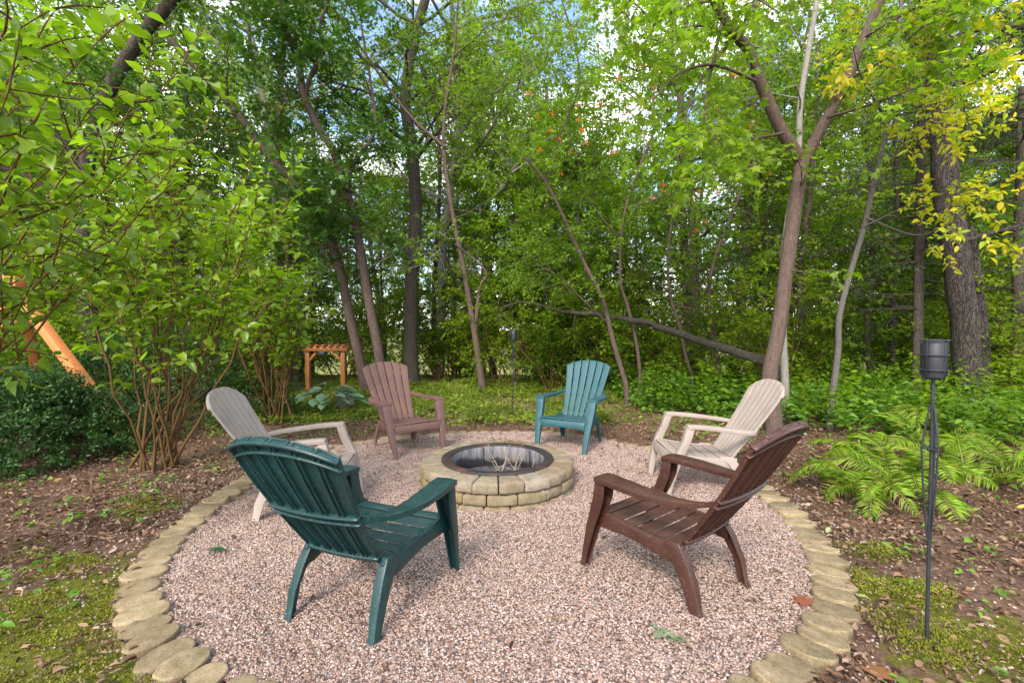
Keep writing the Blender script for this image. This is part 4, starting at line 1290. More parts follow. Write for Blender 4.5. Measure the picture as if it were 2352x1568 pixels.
# slender pale tree behind it
pl = Plant(42, .07, 9, .5, .2)
tr = add_trunk(pl, [(1806, 935), (1800, 800), (1797, 690), (1802, 560), (1832, 380), (1838, 240), (1858, 110), (1876, 0), (1890, -120), (1900, -260)], 6.7, 6.7, .052, .03, 10)
pl.along(tr, [9, 5, 4], [1.0, .6, .4], .03, .2, .02, 5, 1.0, .5)
finish_tree('pale_tree', pl, (tr[0][0], tr[0][1], 0), 'slender pale grey tree rising right behind the forked maple', 'tree', M['bark_grey'], M['leaf_mid'], T_DIAMOND)

# big dark trunk in the centre left
pl = Plant(43, .085, 10, .5, .2)
tr = add_trunk(pl, [(945, 888), (943, 780), (947, 640), (955, 480), (945, 330), (930, 220), (955, 80), (985, -40), (1000, -200)], 11, 11, .18, .09, 14)
for k in range(12):
    i = int(len(tr) * pl.r.uniform(.35, .98))
    d = nrm(pl.r.normal(0, 1, 3)) * (1, .6, .3) + np.array((0, 0, .35))
    pl.branch(tr[i], d, pl.r.uniform(1.6, 2.8), .045, [6, 5], [.95, .5], .25, .03, 5)
finish_tree('oak_tree', pl, (tr[0][0], tr[0][1], 0), 'thick dark straight trunk in the woods behind the mauve chair', 'tree', M['bark_dark'], M['leaf_mid'], T_DIAMOND)

# leaning oak with the crooked upper limbs
pl = Plant(44, .085, 11, .6, .2)
tr = add_trunk(pl, [(884, 915), (868, 800), (847, 690), (830, 590), (815, 510), (790, 420), (768, 350), (735, 300), (700, 225), (685, 140), (655, 60), (640, -40), (610, -160)], 9.3, 8.6, .098, .042, 12)
b1 = add_trunk(pl, [(700, 225), (712, 180), (740, 120), (735, 60), (760, -10)], 8.85, 8.7, .05, .02, 6, False)
b2 = add_trunk(pl, [(828, 588), (800, 575), (765, 565), (728, 560)], 9.1, 8.8, .04, .02, 6, False)
b3 = add_trunk(pl, [(765, 565), (762, 520), (775, 470), (760, 420)], 8.9, 8.6, .028, .012, 6, False)
b4 = add_trunk(pl, [(800, 440), (810, 380), (860, 300), (850, 180), (830, 60)], 9.0, 9.0, .05, .02, 6, False)
for (p, n, L, bi) in ((tr[int(len(tr) * .45):], 12, 1.1, None), (b1, 7, .9, None), (b3, 10, .85, None), (b4, 9, 1.0, None), (b2, 4, .5, None)):
    pl.along(p, [n, 5, 4], [L, .6, .38], .022, .28, .02, 4, 1.0, .1, bi)
finish_tree('oak_tree', pl, (tr[0][0], tr[0][1], 0), 'leaning crooked oak with dark green foliage clumps, left of the thick trunk', 'tree', M['bark_brown'], M['leaf_oak'], T_MAPLE, None, 1.0)

# its neighbour, trunk leaning far left up high
pl = Plant(45, .085, 10, .6, .2)
tr = add_trunk(pl, [(846, 915), (818, 790), (798, 700), (775, 600), (735, 490), (690, 430), (640, 385), (590, 320), (540, 255), (470, 175), (400, 100), (330, 20), (270, -80)], 9.6, 8.6, .105, .05, 12)
pl.along(tr[int(len(tr) * .45):], [13, 6, 4], [1.35, .7, .42], .045, .26, .03, 5, 1.0, .05)
finish_tree('oak_tree', pl, (tr[0][0], tr[0][1], 0), 'oak whose long bare trunk bends to the upper left', 'tree', M['bark_brown'], M['leaf_oak'], T_DIAMOND)

# old oak at far left with a limb crossing the upper corner
pl = Plant(46, .09, 10, .6, .2)
tr = add_trunk(pl, [(218, 900), (206, 760), (196, 620), (190, 450), (225, 270), (300, 118), (400, -5), (470, -100)], 7.6, 6.8, .13, .07, 12)
b1 = add_trunk(pl, [(200, 420), (130, 300), (80, 245), (0, 225), (-80, 150)], 7.2, 6.6, .07, .03, 8, False)
b2 = add_trunk(pl, [(192, 520), (100, 430), (20, 390), (-60, 380)], 7.4, 7.0, .06, .03, 8, False)
for p, n in ((tr[int(len(tr) * .4):], 9), (b1, 6), (b2, 5)):
    pl.along(p, [n, 6, 4], [1.2, .65, .4], .035, .26, .02, 5, 1.0, .1)
finish_tree('oak_tree', pl, (tr[0][0], tr[0][1], 0), 'oak at the far left whose dark limb slants across the upper corner', 'tree', M['bark_dark'], M['leaf_oak'], T_DIAMOND)

# thin leaning tree in the centre
pl = Plant(47, .07, 8, .5, .2)
tr = add_trunk(pl, [(1110, 899), (1094, 790), (1078, 690), (1062, 600), (1045, 520), (1030, 430), (1020, 350), (1022, 250), (1040, 140), (1050, 40), (1055, -80)], 9.8, 9.4, .075, .02, 10, taper=.8)
b1 = add_trunk(pl, [(1021, 338), (960, 285), (905, 220), (850, 140), (800, 70), (750, 0)], 9.5, 8.8, .035, .012, 6, False)
b2 = add_trunk(pl, [(1092, 760), (1098, 690), (1103, 655), (1118, 628), (1085, 592), (1045, 560)], 9.75, 9.6, .045, .02, 7, False)
b3 = add_trunk(pl, [(1040, 130), (1090, 90), (1120, 60), (1180, 40)], 9.4, 9.2, .018, .008, 5, False)
b4 = add_trunk(pl, [(1024, 260), (1060, 245), (1100, 230), (1135, 190)], 9.5, 9.3, .018, .008, 5, False)
for p, n, L in ((tr[int(len(tr) * .5):], 9, .8), (b1, 7, .6), (b3, 4, .4), (b4, 4, .4)):
    pl.along(p, [n, 3, 3], [L, .45, .3], .012, .25, .03, 4, 1.0, .15)
for k in range(16):  # bare dead side twigs
    i = int(len(tr) * pl.r.uniform(.2, .75)); d = nrm(pl.r.normal(0, 1, 3)) * (1, .7, .4)
    p = pl.path(tr[i], d, pl.r.uniform(.4, 1.4), 6, .2, .02); pl.tube(p, np.linspace(.010, .003, len(p)), 4)
finish_tree('thin_tree', pl, (tr[0][0], tr[0][1], 0), 'thin leaning tree with bare side twigs in the middle of the clearing edge', 'tree', M['bark_brown'], M['leaf_mid'], T_DIAMOND)

# saplings in the middle right; rowan with orange berries
pl = Plant(48, .07, 9, .5, .2)
tr = add_trunk(pl, [(1444, 900), (1410, 790), (1385, 690), (1340, 600), (1300, 510), (1255, 420), (1212, 370), (1160, 310)], 7.9, 7.4, .045, .014, 8)
b1 = add_trunk(pl, [(1255, 420), (1290, 300), (1330, 200), (1320, 100), (1290, 0)], 7.6, 7.4, .02, .01, 5, False)
b2 = add_trunk(pl, [(1400, 745), (1340, 690), (1290, 640), (1240, 610)], 7.9, 7.6, .018, .008, 5, False)
for p, n, L in ((tr[int(len(tr) * .45):], 10, .8), (b1, 9, .8), (b2, 4, .4)):
    pl.along(p, [n, 5, 3], [L, .5, .32], .012, .25, .02, 4, 1.0, .15)
rowan = finish_tree('rowan_tree', pl, (tr[0][0], tr[0][1], 0), 'slim leaning rowan sapling hung with orange berries right of centre', 'tree', M['bark_brown'], M['leaf_mid'], T_DIAMOND)
pl = Plant(49, .07, 9, .5, .2)
tr = add_trunk(pl, [(1472, 892), (1464, 800), (1442, 705), (1425, 640), (1432, 500), (1470, 380), (1520, 260), (1560, 120)], 8.2, 7.8, .035, .012, 7)
b1 = add_trunk(pl, [(1440, 480), (1550, 440), (1640, 400), (1740, 380)], 8, 7.0, .016, .008, 5, False)
b2 = add_trunk(pl, [(1435, 560), (1360, 470), (1330, 380)], 8, 7.6, .014, .006, 5, False)
for p, n in ((tr[int(len(tr) * .4):], 11), (b1, 6), (b2, 5)):
    pl.along(p, [n, 5, 3], [.9, .5, .32], .012, .25, .02, 4, 1.0, .1)
rowan2 = finish_tree('rowan_tree', pl, (tr[0][0], tr[0][1], 0), 'thin wavy stemmed rowan beside the slim leaning sapling, with orange berries', 'tree', M['bark_brown'], M['leaf_mid'], T_DIAMOND)
bm = bmesh.new()
rb = random.Random(5)
for k in range(14):
    mtx = Matrix.Translation((rb.gauss(0, .022), rb.gauss(0, .022), rb.gauss(0, .016)))
    bmesh.ops.create_icosphere(bm, subdivisions=1, radius=.0095, matrix=mtx)
berry_me = bpy.data.meshes.new('berry_cluster'); bm.to_mesh(berry_me); bm.free(); berry_me.materials.append(M['berry'])
berry_px = [(1325, 245), (1330, 275), (1338, 300), (1365, 285), (1500, 200), (1420, 180), (1470, 155), (1488, 150), (1508, 165), (1500, 225), (1285, 320), (1310, 350), (1265, 300), (1240, 345), (1270, 262), (1390, 150), (1420, 90), (1522, 425), (1526, 440), (1515, 395), (1500, 455), (1550, 470), (1605, 440), (1648, 440), (1595, 455), (1560, 420), (1690, 172), (1700, 160), (1640, 250), (1720, 290), (1735, 310), (1655, 300), (1215, 215), (1290, 400), (1345, 330), (1380, 240), (1445, 260), (1480, 310), (1410, 350), (1770, 400), (1600, 530), (1620, 510), (1235, 270), (1350, 215)]
for k, (u, v) in enumerate(berry_px):
    own = rowan if u < 1350 else rowan2
    o = link('berry_cluster', berry_me, own)
    w = at(u, v, 6.6 + (k % 4) * .25)
    o.location = tuple(w - np.array(own.location)); o.rotation_euler = (0, 0, k)
    s = .62 + .2 * (k % 3); o.scale = (s, s, s)

# large rough-barked tree, right
pl = Plant(50, .08, 8, .5, .2)
tr = add_trunk(pl, [(2234, 965), (2224, 850), (2210, 700), (2190, 540), (2168, 380), (2158, 200), (2152, 0), (2150, -200)], 6.8, 6.8, .172, .14, 20, wob=.008)
b1 = add_trunk(pl, [(2262, 930), (2256, 760), (2240, 620), (2222, 520)], 7.0, 6.9, .08, .06, 12)
for (u, v, d, L) in ((2190, 560, (1, -.1, .25), 1.8), (2175, 420, (1, .2, .3), 1.9), (2160, 200, (1, -.4, .3), 1.9), (2158, 100, (.6, -.8, .2), 1.5), (2155, 30, (-.5, -.8, .2), 1.3), (2180, 460, (.8, .7, .4), 2.0), (2170, 300, (1, .5, .3), 2.0)):
    pl.branch(at(u, v, 6.7), np.array(d), L, .04, [7, 5], [.8, .45], .22, .0, 6)
finish_tree('old_tree', pl, (tr[0][0], tr[0][1], 0), 'thick rough barked trunk behind the black torch on the right', 'tree', M['bark_rough'], M['leaf_mid'], T_MAPLE)

# wavy sapling with yellow leaves
pl = Plant(51, .085, 8, .5, .25)
tr = add_trunk(pl, [(1905, 970), (1916, 880), (1925, 800), (1928, 725), (1955, 620), (1985, 520), (2005, 430), (2030, 330), (2050, 200), (2065, 60), (2075, -50)], 6.1, 5.8, .042, .02, 8)
for pth in [[(2005, 430), (2080, 330), (2150, 250), (2230, 190)], [(2030, 330), (2100, 180), (2170, 110), (2240, 70)], [(2040, 280), (1980, 180), (1960, 110)], [(2060, 120), (2140, 40), (2200, 0)], [(1985, 520), (2090, 470), (2180, 440), (2280, 420)],
            [(1990, 500), (2100, 540), (2180, 520), (2240, 530)], [(2030, 320), (2120, 330), (2200, 290)], [(2050, 210), (2120, 240), (2180, 230)]]:
    p = add_trunk(pl, pth, 5.9, 5.0, .012, .004, 5, False)
    pl.along(p, [8, 2], [.40, .26], .006, .2, -.02, 3, .8, .3)
finish_tree('yellowing_tree', pl, (tr[0][0], tr[0][1], 0), 'wavy grey sapling with yellow autumn leaves left of the rough trunk', 'tree', M['bark_wavy'], M['leaf_yellow'], T_OVATE)

# spruce: slim brown trunk with drooping needle branches
def spruce(seed, pts, Y, r0, r1, label, z0, n):
    pl = Plant(seed, .06, 34, .9, .25)
    tr = add_trunk(pl, pts, Y, Y, r0, r1, 10)
    for k in range(n):
        t = (k + pl.r.uniform(0, 1)) / n
        i = min(len(tr) - 2, int(len(tr) * (.25 + .75 * t)))
        a = pl.r.uniform(0, 6.28)
        L = pl.r.uniform(.9, 1.9)
        p = pl.path(tr[i], (math.cos(a), math.sin(a), .12), L, 6, .10, -.05)
        pl.tube(p, np.linspace(.014, .003, len(p)), 4)
        if k % 6 == 0: continue
        for j in range(9):
            tt = (.2 + .8 * (j + pl.r.uniform(0, 1)) / 9) * (len(p) - 1); ii = min(int(tt), len(p) - 2)
            q = p[ii] + (p[ii + 1] - p[ii]) * (tt - ii)
            d = nrm(p[ii + 1] - p[ii]); s = nrm(np.cross(d, (0, 0, 1))) * (1 if j % 2 else -1)
            w = pl.path(q, d * .7 + s * .8 + (0, 0, -.15), .42 * pl.r.uniform(.5, 1.2), 3, .12, -.06); pl.twig(w, .003)
    return finish_tree('spruce_tree', pl, (tr[0][0], tr[0][1], 0), label, 'tree', M['bark_dark'], M['leaf_spruce'], T_NEEDLE, None, 1.6)
spruce(52, [(2104, 985), (2108, 800), (2110, 640), (2112, 480), (2118, 300), (2125, 100), (2130, -100)], 7.5, .075, .05, 'slim spruce with drooping olive branches between the torch and the thick trunk', 1, 64)
spruce(53, [(2330, 960), (2336, 800), (2340, 600), (2345, 400), (2350, 200)], 8.2, .10, .06, 'dark spruce at the right edge behind the rough trunk', 1, 60)

# fallen log
def fallen_log():
    P = [(1762, 832), (1680, 806), (1600, 780), (1500, 746), (1430, 731), (1370, 722), (1300, 716), (1240, 701), (1190, 695), (1145, 712)]
    p, rr = traced(P, 7.2, 9.0, .085, .016, 44, .8)
    pl = Plant(60)
    p[1:-1] += pl.r.normal(0, .006, p[1:-1].shape); rr = rr * (1 + pl.r.normal(0, .05, len(rr)))
    base = p[0].copy()
    pl.tube(p, rr, 12)
    st = np.array([(base[0] + .22, base[1] + .12, -.08), (base[0] + .20, base[1] + .10, .35), (base[0] + .14, base[1] + .06, .66), (base[0], base[1], base[2])])
    st, sr = smooth_path(st, [.13, .11, .10, rr[0]], 12)
    pl.tube(st, sr, 12)
    for k, i in enumerate((14, 22, 27, 31, 35, 39)):
        d = nrm(p[i] - p[i - 1]) + pl.r.normal(0, .7, 3)
        q = pl.path(p[i], d, pl.r.uniform(.3, .9), 5, .15, 0); pl.tube(q, np.linspace(.02, .005, len(q)), 5)
    pl.wv = [v - base for v in pl.wv]
    o = link('fallen_log', pl.wood('fallen_log', M['bark_log'])); o.location = tuple(base)
    tag(o, 'broken trunk leaning across the undergrowth behind the blue green chair', 'log')
fallen_log()

# further traced trunks in the middle distance
mid = [
    ([(1682, 890), (1700, 720), (1712, 580), (1720, 440), (1728, 300), (1735, 100), (1740, -60)], 10.0, .12, .07, 'bark_dark', 'dark straight trunk behind the fallen log, left of the maple'),
    ([(1845, 890), (1842, 760), (1838, 620), (1856, 480), (1870, 330), (1880, 100)], 9.0, .07, .04, 'bark_dark', 'thin dark trunk just right of the maple'),
    ([(2012, 955), (1998, 840), (1990, 770), (2000, 660), (2005, 500), (1990, 300)], 9.0, .07, .035, 'bark_dark', 'crooked dark trunk right of the wavy sapling'),
    ([(2056, 965), (2054, 840), (2050, 720), (2060, 500), (2055, 250)], 9.4, .075, .04, 'bark_dark', 'dark trunk just left of the slim spruce'),
    ([(1585, 890), (1580, 740), (1572, 560), (1560, 380), (1568, 150), (1580, -80)], 11.5, .12, .07, 'bark_dark', 'dark trunk rising above the middle of the fallen log'),
    ([(680, 890), (690, 760), (680, 620), (660, 480), (640, 300), (650, 100)], 11.5, .13, .08, 'bark_dark', 'dark trunk behind the shrub left of the wooden frame'),
    ([(1002, 890), (996, 780), (1000, 600), (1010, 420), (1000, 200)], 13.0, .08, .04, 'bark_dark', 'slim trunk right of the thick straight trunk'),
    ([(720, 900), (712, 780), (725, 640), (730, 480), (715, 250)], 12.5, .09, .05, 'bark_dark', 'dark trunk rising behind the left post of the wooden frame'),
    ([(1045, 885), (1040, 740), (1046, 600), (1050, 450), (1060, 280)], 14.0, .09, .05, 'bark_grey', 'greyish trunk in the sunlit gap left of the leaning thin tree'),
    ([(1245, 890), (1250, 760), (1240, 600), (1262, 420), (1255, 200)], 12.0, .08, .04, 'bark_dark', 'dark trunk behind the far torch'),
    ([(400, 880), (420, 720), (410, 560), (430, 380), (425, 150)], 10.0, .10, .05, 'bark_dark', 'dark trunk hidden behind the tall many stemmed shrub'),
    ([(1655, 890), (1640, 780), (1630, 640), (1690, 470), (1760, 300)], 8.8, .05, .025, 'bark_brown', 'slanting thin trunk behind the fallen log'),
    ([(1595, 892), (1562, 760), (1535, 640), (1545, 500), (1600, 330), (1640, 180)], 8.4, .035, .015, 'bark_brown', 'thin bent stem crossing the fallen log'),
]
for k, (pts, Y, r0, r1, bk, lab) in enumerate(mid):
    pl = Plant(70 + k, .085, 10, .5, .2)
    tr = add_trunk(pl, pts, Y, Y, r0, r1, 9, wob=.006)
    pl.along(tr, [9, 5, 4], [1.3, .75, .45], r1 * .6, .25, .02, 4, 1.0, .32)
    for j in range(14):
        i = int(len(tr) * pl.r.uniform(.15, .8)); d = nrm(pl.r.normal(0, 1, 3)) * (1, .8, .4) + (0, -.2, .1)
        p = pl.path(tr[i], d, pl.r.uniform(.6, 1.8), 7, .2, .03); pl.tube(p, np.linspace(.013, .004, len(p)), 4)
        for q in (3, 5):
            p2 = pl.path(p[q], nrm(p[q + 1] - p[q]) + pl.r.normal(0, .6, 3), .5, 4, .2, .02); pl.tube(p2, np.linspace(.006, .003, len(p2)), 3)
    finish_tree('woodland_tree', pl, (tr[0][0], tr[0][1], 0), lab, 'tree', M[bk], M[('leaf_mid', 'leaf_back', 'leaf_mid', 'leaf_oak')[k % 4]], T_DIAMOND)

# ---- background wood: a few kinds of tree, many copies
MARKS = [(-200, 'the left picture edge'), (215, 'the far left oak'), (420, 'the tall shrub'), (690, 'the wooden frame'), (945, 'the thick dark trunk'), (1105, 'the thin leaning tree'), (1180, 'the far torch'), (1350, 'the blue green chair'), (1470, 'the berried rowans'), (1690, 'the fallen log'), (1800, 'the forked maple'), (1960, 'the wavy sapling'), (2110, 'the slim spruce'), (2230, 'the rough barked trunk'), (2600, 'the right picture edge')]
def where(x, y):
    u = CU + FD * x / y
    for (a, na), (b2, nb) in zip(MARKS[:-1], MARKS[1:]):
        if a <= u < b2: return 'between %s and %s' % (na, nb)
    return 'just outside the left edge' if u < 0 else 'just outside the right edge'

def generic_tree(seed, H, clear, rtr, spreadL, leaf, mat, bark, nl=15):
    pl = Plant(seed, leaf, 14, .55, .2)
    p = pl.path((0, 0, -.3), (pl.r.normal(0, .04), pl.r.normal(0, .04), 1), H * .95, 14, .05, .04)
    pl.tube(p, flare(p, np.linspace(rtr, rtr * .25, len(p))), 8)
    for k in range(nl):
        t = clear + (1 - clear) * (k + pl.r.uniform(0, 1)) / nl
        i = min(int(t * (len(p) - 1)), len(p) - 2)
        a = k * 2.4 + pl.r.uniform(-.5, .5)
        L = spreadL * (1.15 - .65 * abs((t - clear) / (1 - clear) - .35)) * pl.r.uniform(.7, 1.2)
        pl.branch(p[i], (math.cos(a), math.sin(a), pl.r.uniform(.1, .6)), L, rtr * .3, [6, 5], [L * .42, L * .24], .2, .03, 5)
    pl.branch(p[-1], (0, 0, 1), H * .12, rtr * .2, [5, 4], [.8, .5], .2, .02, 4)
    return pl
kinds = []
for k, (H, cl, rt, sp, lf, mt, bk, nl) in enumerate([(11, .22, .14, 2.6, .10, 'leaf_back', 'bark_dark', 26), (13, .28, .17, 3.0, .105, 'leaf_back', 'bark_dark', 26), (10, .15, .10, 2.3, .095, 'leaf_mid', 'bark_dark', 26), (12, .25, .15, 2.8, .105, 'leaf_lime', 'bark_grey', 26)]):
    kinds.append((generic_tree(200 + k, H, cl, rt, sp, lf, mt, bk, nl), mt, bk))
protos = []
rg = np.random.default_rng(9)
spots = []
def try_spot(x, y, dmin):
    for (a, b2) in spots:
        if (a - x) ** 2 + (b2 - y) ** 2 < dmin * dmin: return False
    spots.append((x, y)); return True
for _ in range(4000):
    y = rg.uniform(12.5, 28); x = rg.uniform(-1.2 * y - 1, 1.2 * y + 1)
    try_spot(x, y, 2.6 + (y - 12) * .09)
    if len(spots) >= 60: break
for k, (x, y) in enumerate(spots):
    z = float(terrain(np.array(x), np.array(y)))
    kk = k % 4
    lab = '%s %s tree %s' % ('distant' if y > 22 else 'tall', ('yellow green', 'pale leaved', 'mid green', 'lime green')[kk], where(x, y))
    if k < 4:
        pl, mt, bk = kinds[kk]
        e = finish_tree('woodland_tree', pl, (0, 0, 0), lab, 'tree', M[bk], M[mt], T_DIAMOND, 'trees in the woods behind')
        protos.append(e)
        e.location = (x, y, z); e.rotation_euler = (0, 0, rg.uniform(0, 6.28)); s = rg.uniform(.8, 1.2); e.scale = (s, s, s)
    else:
        copy_thing(protos[kk], (x, y, z), rg.uniform(0, 6.28), rg.uniform(.75, 1.25), lab)

# ---- young trees with low crowns filling the edge of the wood
yk = []
for k, (H, mt) in enumerate([(5.2, 'leaf_mid'), (6.2, 'leaf_lime'), (7.0, 'leaf_back')]):
    yk.append((generic_tree(240 + k, H, .14, .055, 1.5, .085, mt, 'bark_dark', 20), mt))
sp3 = []
for _ in range(3000):
    y = rg.uniform(9.8, 15.5); x = rg.uniform(-1.15 * y, 1.15 * y)
    if y < 11.5 and -3.2 < x < .6: continue
    if y < 12.5 and -.6 < x / y < -.24: continue
    if all((a - x) ** 2 + (b2 - y) ** 2 > 1.7 ** 2 for a, b2 in sp3): sp3.append((x, y))
    if len(sp3) >= 30: break
sp3 = [(1.5, 10.9), (.4, 11.4), (-6.8, 9.2)] + sp3
yp = []
for k, (x, y) in enumerate(sp3):
    kk = k % 3
    z = float(terrain(np.array(x), np.array(y)))
    lab = '%s young tree %s' % (('mid green', 'lime green', 'yellow green')[kk], where(x, y))
    if k < 3:
        e = finish_tree('young_tree', yk[kk][0], (0, 0, 0), lab, 'tree', M['bark_dark'], M[yk[kk][1]], T_DIAMOND, 'young trees at the edge of the woods')
        yp.append(e); e.location = (x, y, z); e.rotation_euler = (0, 0, rg.uniform(0, 6.28))
    else:
        copy_thing(yp[kk], (x, y, z), rg.uniform(0, 6.28), rg.uniform(.8, 1.2), lab)

# ---- understory shrubs behind the clearing
def under_shrub(seed, leaf, mat, H=2.2):
    pl = Plant(seed, leaf, 11, .55, .15)
    for k in range(9):
        a = pl.r.uniform(0, 6.28)
        p = pl.path((pl.r.normal(0, .1), pl.r.normal(0, .1), -.05), (math.cos(a) * .45, math.sin(a) * .45, 1), H * pl.r.uniform(.6, 1), 7, .12, .0)
        pl.tube(p, np.linspace(.018, .006, len(p)), 5)
        pl.along(p, [6, 4], [.65, .38], .008, .22, .0, 3, 1.0, .12)
    return pl
us = [(under_shrub(301, .085, 'm'), 'leaf_mid'), (under_shrub(302, .09, 'm', 2.6), 'leaf_back'), (under_shrub(303, .09, 'm', 2.2), 'leaf_lime')]
sp2 = []
for _ in range(3000):
    y = rg.uniform(9.2, 20); x = rg.uniform(-1.15 * y, 1.15 * y)
    if y < 9.9 and -.6 < x < 4.2: continue
    if y < 11 and -.58 < x / y < -.26: continue
    if y < 10.3 and -3.5 < x < 0.3: continue
    if y < 11.5 and -2.2 < x < -.2: continue
    if all((a - x) ** 2 + (b2 - y) ** 2 > 1.35 ** 2 for a, b2 in sp2): sp2.append((x, y))
    if len(sp2) >= 52: break
# nearer bushes on the right-hand side and behind the far chairs
sp2 = [(0.9, 9.9), (2.2, 9.9), (3.5, 9.2), (1.6, 10.8), (-5.5, 8.4), (-7.0, 7.6), (5.2, 8.8), (7.4, 7.2), (8.6, 6.2), (-5.4, 9.3), (4.7, 8.3), (9.4, 8.4), (-8.5, 6.4)] + sp2
up = []
for k, (x, y) in enumerate(sp2):
    kk = k % 3
    z = float(terrain(np.array(x), np.array(y)))
    lab = '%s %s bush %s' % ('nearer' if y < 9.2 else ('farther' if y > 12.5 else 'leafy'), ('mid green', 'yellow green', 'lime green')[kk], where(x, y))
    if k < 3:
        e = finish_tree('woodland_bush', us[kk][0], (0, 0, 0), lab, 'bush', M['bark_stem'], M[us[kk][1]], T_DIAMOND, 'bushes at the edge of the woods', 1.0, 'stems', 'foliage')
        up.append(e); e.location = (x, y, z); e.rotation_euler = (0, 0, rg.uniform(0, 6.28))
        s = rg.uniform(.7, 1.1); e.scale = (s, s, s)
    else:
        copy_thing(up[kk], (x, y, z), rg.uniform(0, 6.28), rg.uniform(.7, 1.2), lab)

# ================================================================== GROUND PLANTS AND LITTER
def herb_patch(name, seed, pts, hmin, hmax, leaf, per, mat, label, tmpl=T_DIAMOND, stems=True, cat='undergrowth'):
    """small upright plants: stems with whorls of leaves, one uncountable mass"""
    r = np.random.default_rng(seed)
    P, A, Nn, L = [], [], [], []
    for x, y in pts:
        h = r.uniform(hmin, hmax)
        lean = r.normal(0, .18, 2)
        for k in range(per):
            t = r.uniform(.35, 1)
            a = r.uniform(0, 6.28)
            P.append((x + lean[0] * h * t + math.cos(a) * .02, y + lean[1] * h * t + math.sin(a) * .02, h * t))
            A.append((math.cos(a), math.sin(a), r.uniform(-.35, .35)))
            Nn.append((r.normal(0, .35), r.normal(0, .35), 1))
            L.append(leaf * r.uniform(.6, 1.3))
    me = leaves_mesh(name, P, A, Nn, L, tmpl, mat)
    o = link(name, me); tag(o, label, cat, None, 'stuff'); return o
r = np.random.default_rng(14)
def pick(n, f):
    out = []
    while len(out) < n:
        q = f()
        if q is not None: out.append(q)
    return out
def right_zone():
    x = r.uniform(2.0, 11.5); y = r.uniform(4.2, 9.8)
    if y < 8.3 - x * .60 + r.normal(0, .35): return None
    if x > 1.2 * y + 1: return None
    if inside(np.array(x), np.array(y), .5): return None
    return x, y
herb_patch('undergrowth', 25, pick(520, right_zone), .35, 1.05, .075, 22, M['leaf_lime'], 'taller loose lime green weeds among the undergrowth on the right', T_OVATE)
herb_patch('undergrowth', 15, pick(2100, right_zone), .08, .62, .10, 11, M['leaf_under'], 'knee high leafy green undergrowth below the trees on the right')
def cover_zone():
    x = r.uniform(-4.2, 3.6); y = r.uniform(6.35, 11.5)
    if inside(np.array(x), np.array(y), .22): return None
    k = math.sin(x * 1.7 + 1) * math.sin(y * 1.3) + .5 * math.sin(x * 4.1 + y * 2.2)
    if x > 1.4 and y < 8.5 and r.random() < .85: return None
    if k < -.45 and r.random() < .75: return None
    return x, y
herb_patch('ground_cover', 16, pick(5200, cover_zone), .02, .13, .06, 7, M['leaf_cover'], 'low yellow green ground cover beyond the gravel circle', cat='ground cover')
def seedling_zone():
    x = r.uniform(-4.5, 4.5); y = r.uniform(1.2, 7)
    if inside(np.array(x), np.array(y), .2): return None
    if abs(x) > 1.15 * y + .4: return None
    return x, y
herb_patch('seedlings', 17, pick(330, seedling_zone), .03, .12, .045, 6, M['leaf_under'], 'scattered green seedlings sprouting through the mulch', T_OVATE, cat='seedlings')
# grass tufts in the ground cover
def grass(name, seed, pts, h, label):
    rr = np.random.default_rng(seed)
    P, A, Nn, L = [], [], [], []
    for x, y in pts:
        for k in range(7):
            a = rr.uniform(0, 6.28)
            P.append((x + rr.normal(0, .03), y + rr.normal(0, .03), 0)); A.append((math.cos(a) * .5, math.sin(a) * .5, 1)); Nn.append((math.cos(a), math.sin(a), -.3)); L.append(h * rr.uniform(.5, 1.3))
    o = link(name, leaves_mesh(name, P, A, Nn, L, T_NEEDLE, M['leaf_cover'], .6)); tag(o, label, 'grass', None, 'stuff')
grass('grass', 18, pick(700, cover_zone), .12, 'thin grass blades among the ground cover behind the gravel')

# leaf litter and bark chips
def litter(name, seed, n, zone, smin, smax, mat, label, tmpl=T_DIAMOND, wid=1.0, zlift=.012, curl=.35):
    rr = np.random.default_rng(seed)
    XY = zone(rr, n)
    m = len(XY)
    a = rr.uniform(0, 6.28, m)
    P = np.stack([XY[:, 0], XY[:, 1], zlift + rr.uniform(0, .022, m)], -1)
    A = np.stack([np.cos(a), np.sin(a), rr.normal(0, curl * .6, m)], -1)
    Nn = np.stack([rr.normal(0, curl, m), rr.normal(0, curl, m), np.ones(m)], -1)
    o = link(name, leaves_mesh(name, P, A, Nn, rr.uniform(smin, smax, m), tmpl, mat, wid)); tag(o, label, 'leaf litter', None, 'stuff')
def wide_zone(rr, n):
    y = 0.9 + 8.5 * rr.random(n) ** 1.25
    x = rr.uniform(-1, 1, n) * (1.2 * y + .6)
    k = ~inside(x, y, .06)
    moss = (((x + 2.2) ** 2 + (y - 1.9) ** 2 < .9) | ((x - 2.1) ** 2 + (y - 2.0) ** 2 < .5)) & (rr.random(n) < .7)
    k &= ~moss
    return np.stack([x, y], -1)[k]
litter('bark_chips', 19, 105000, wide_zone, .008, .040, M['litter'], 'brown bark chips covering the soil around the gravel', T_DIAMOND, .45)
litter('leaf_litter', 23, 46000, wide_zone, .014, .052, M['litter'], 'dry brown leaf litter on the soil around the gravel', T_CURL, .9, .014, .6)
litter('fallen_leaves', 20, 420, wide_zone, .04, .085, M['litter_green'], 'freshly fallen green and yellow leaves on the mulch', T_OVATE, 1.0, .03)
def gravel_zone(rr, n):
    a = rr.uniform(0, 6.28, n); q = np.sqrt(rr.uniform(.12, 1, n)) * (edge_r(a) - .1)
    return np.stack([PC[0] + np.cos(a) * q, PC[1] + np.sin(a) * q], -1)
litter('gravel_debris', 22, 1150, gravel_zone, .010, .036, M['litter'], 'small brown leaf bits lying on the gravel', T_CURL, .8, .022)

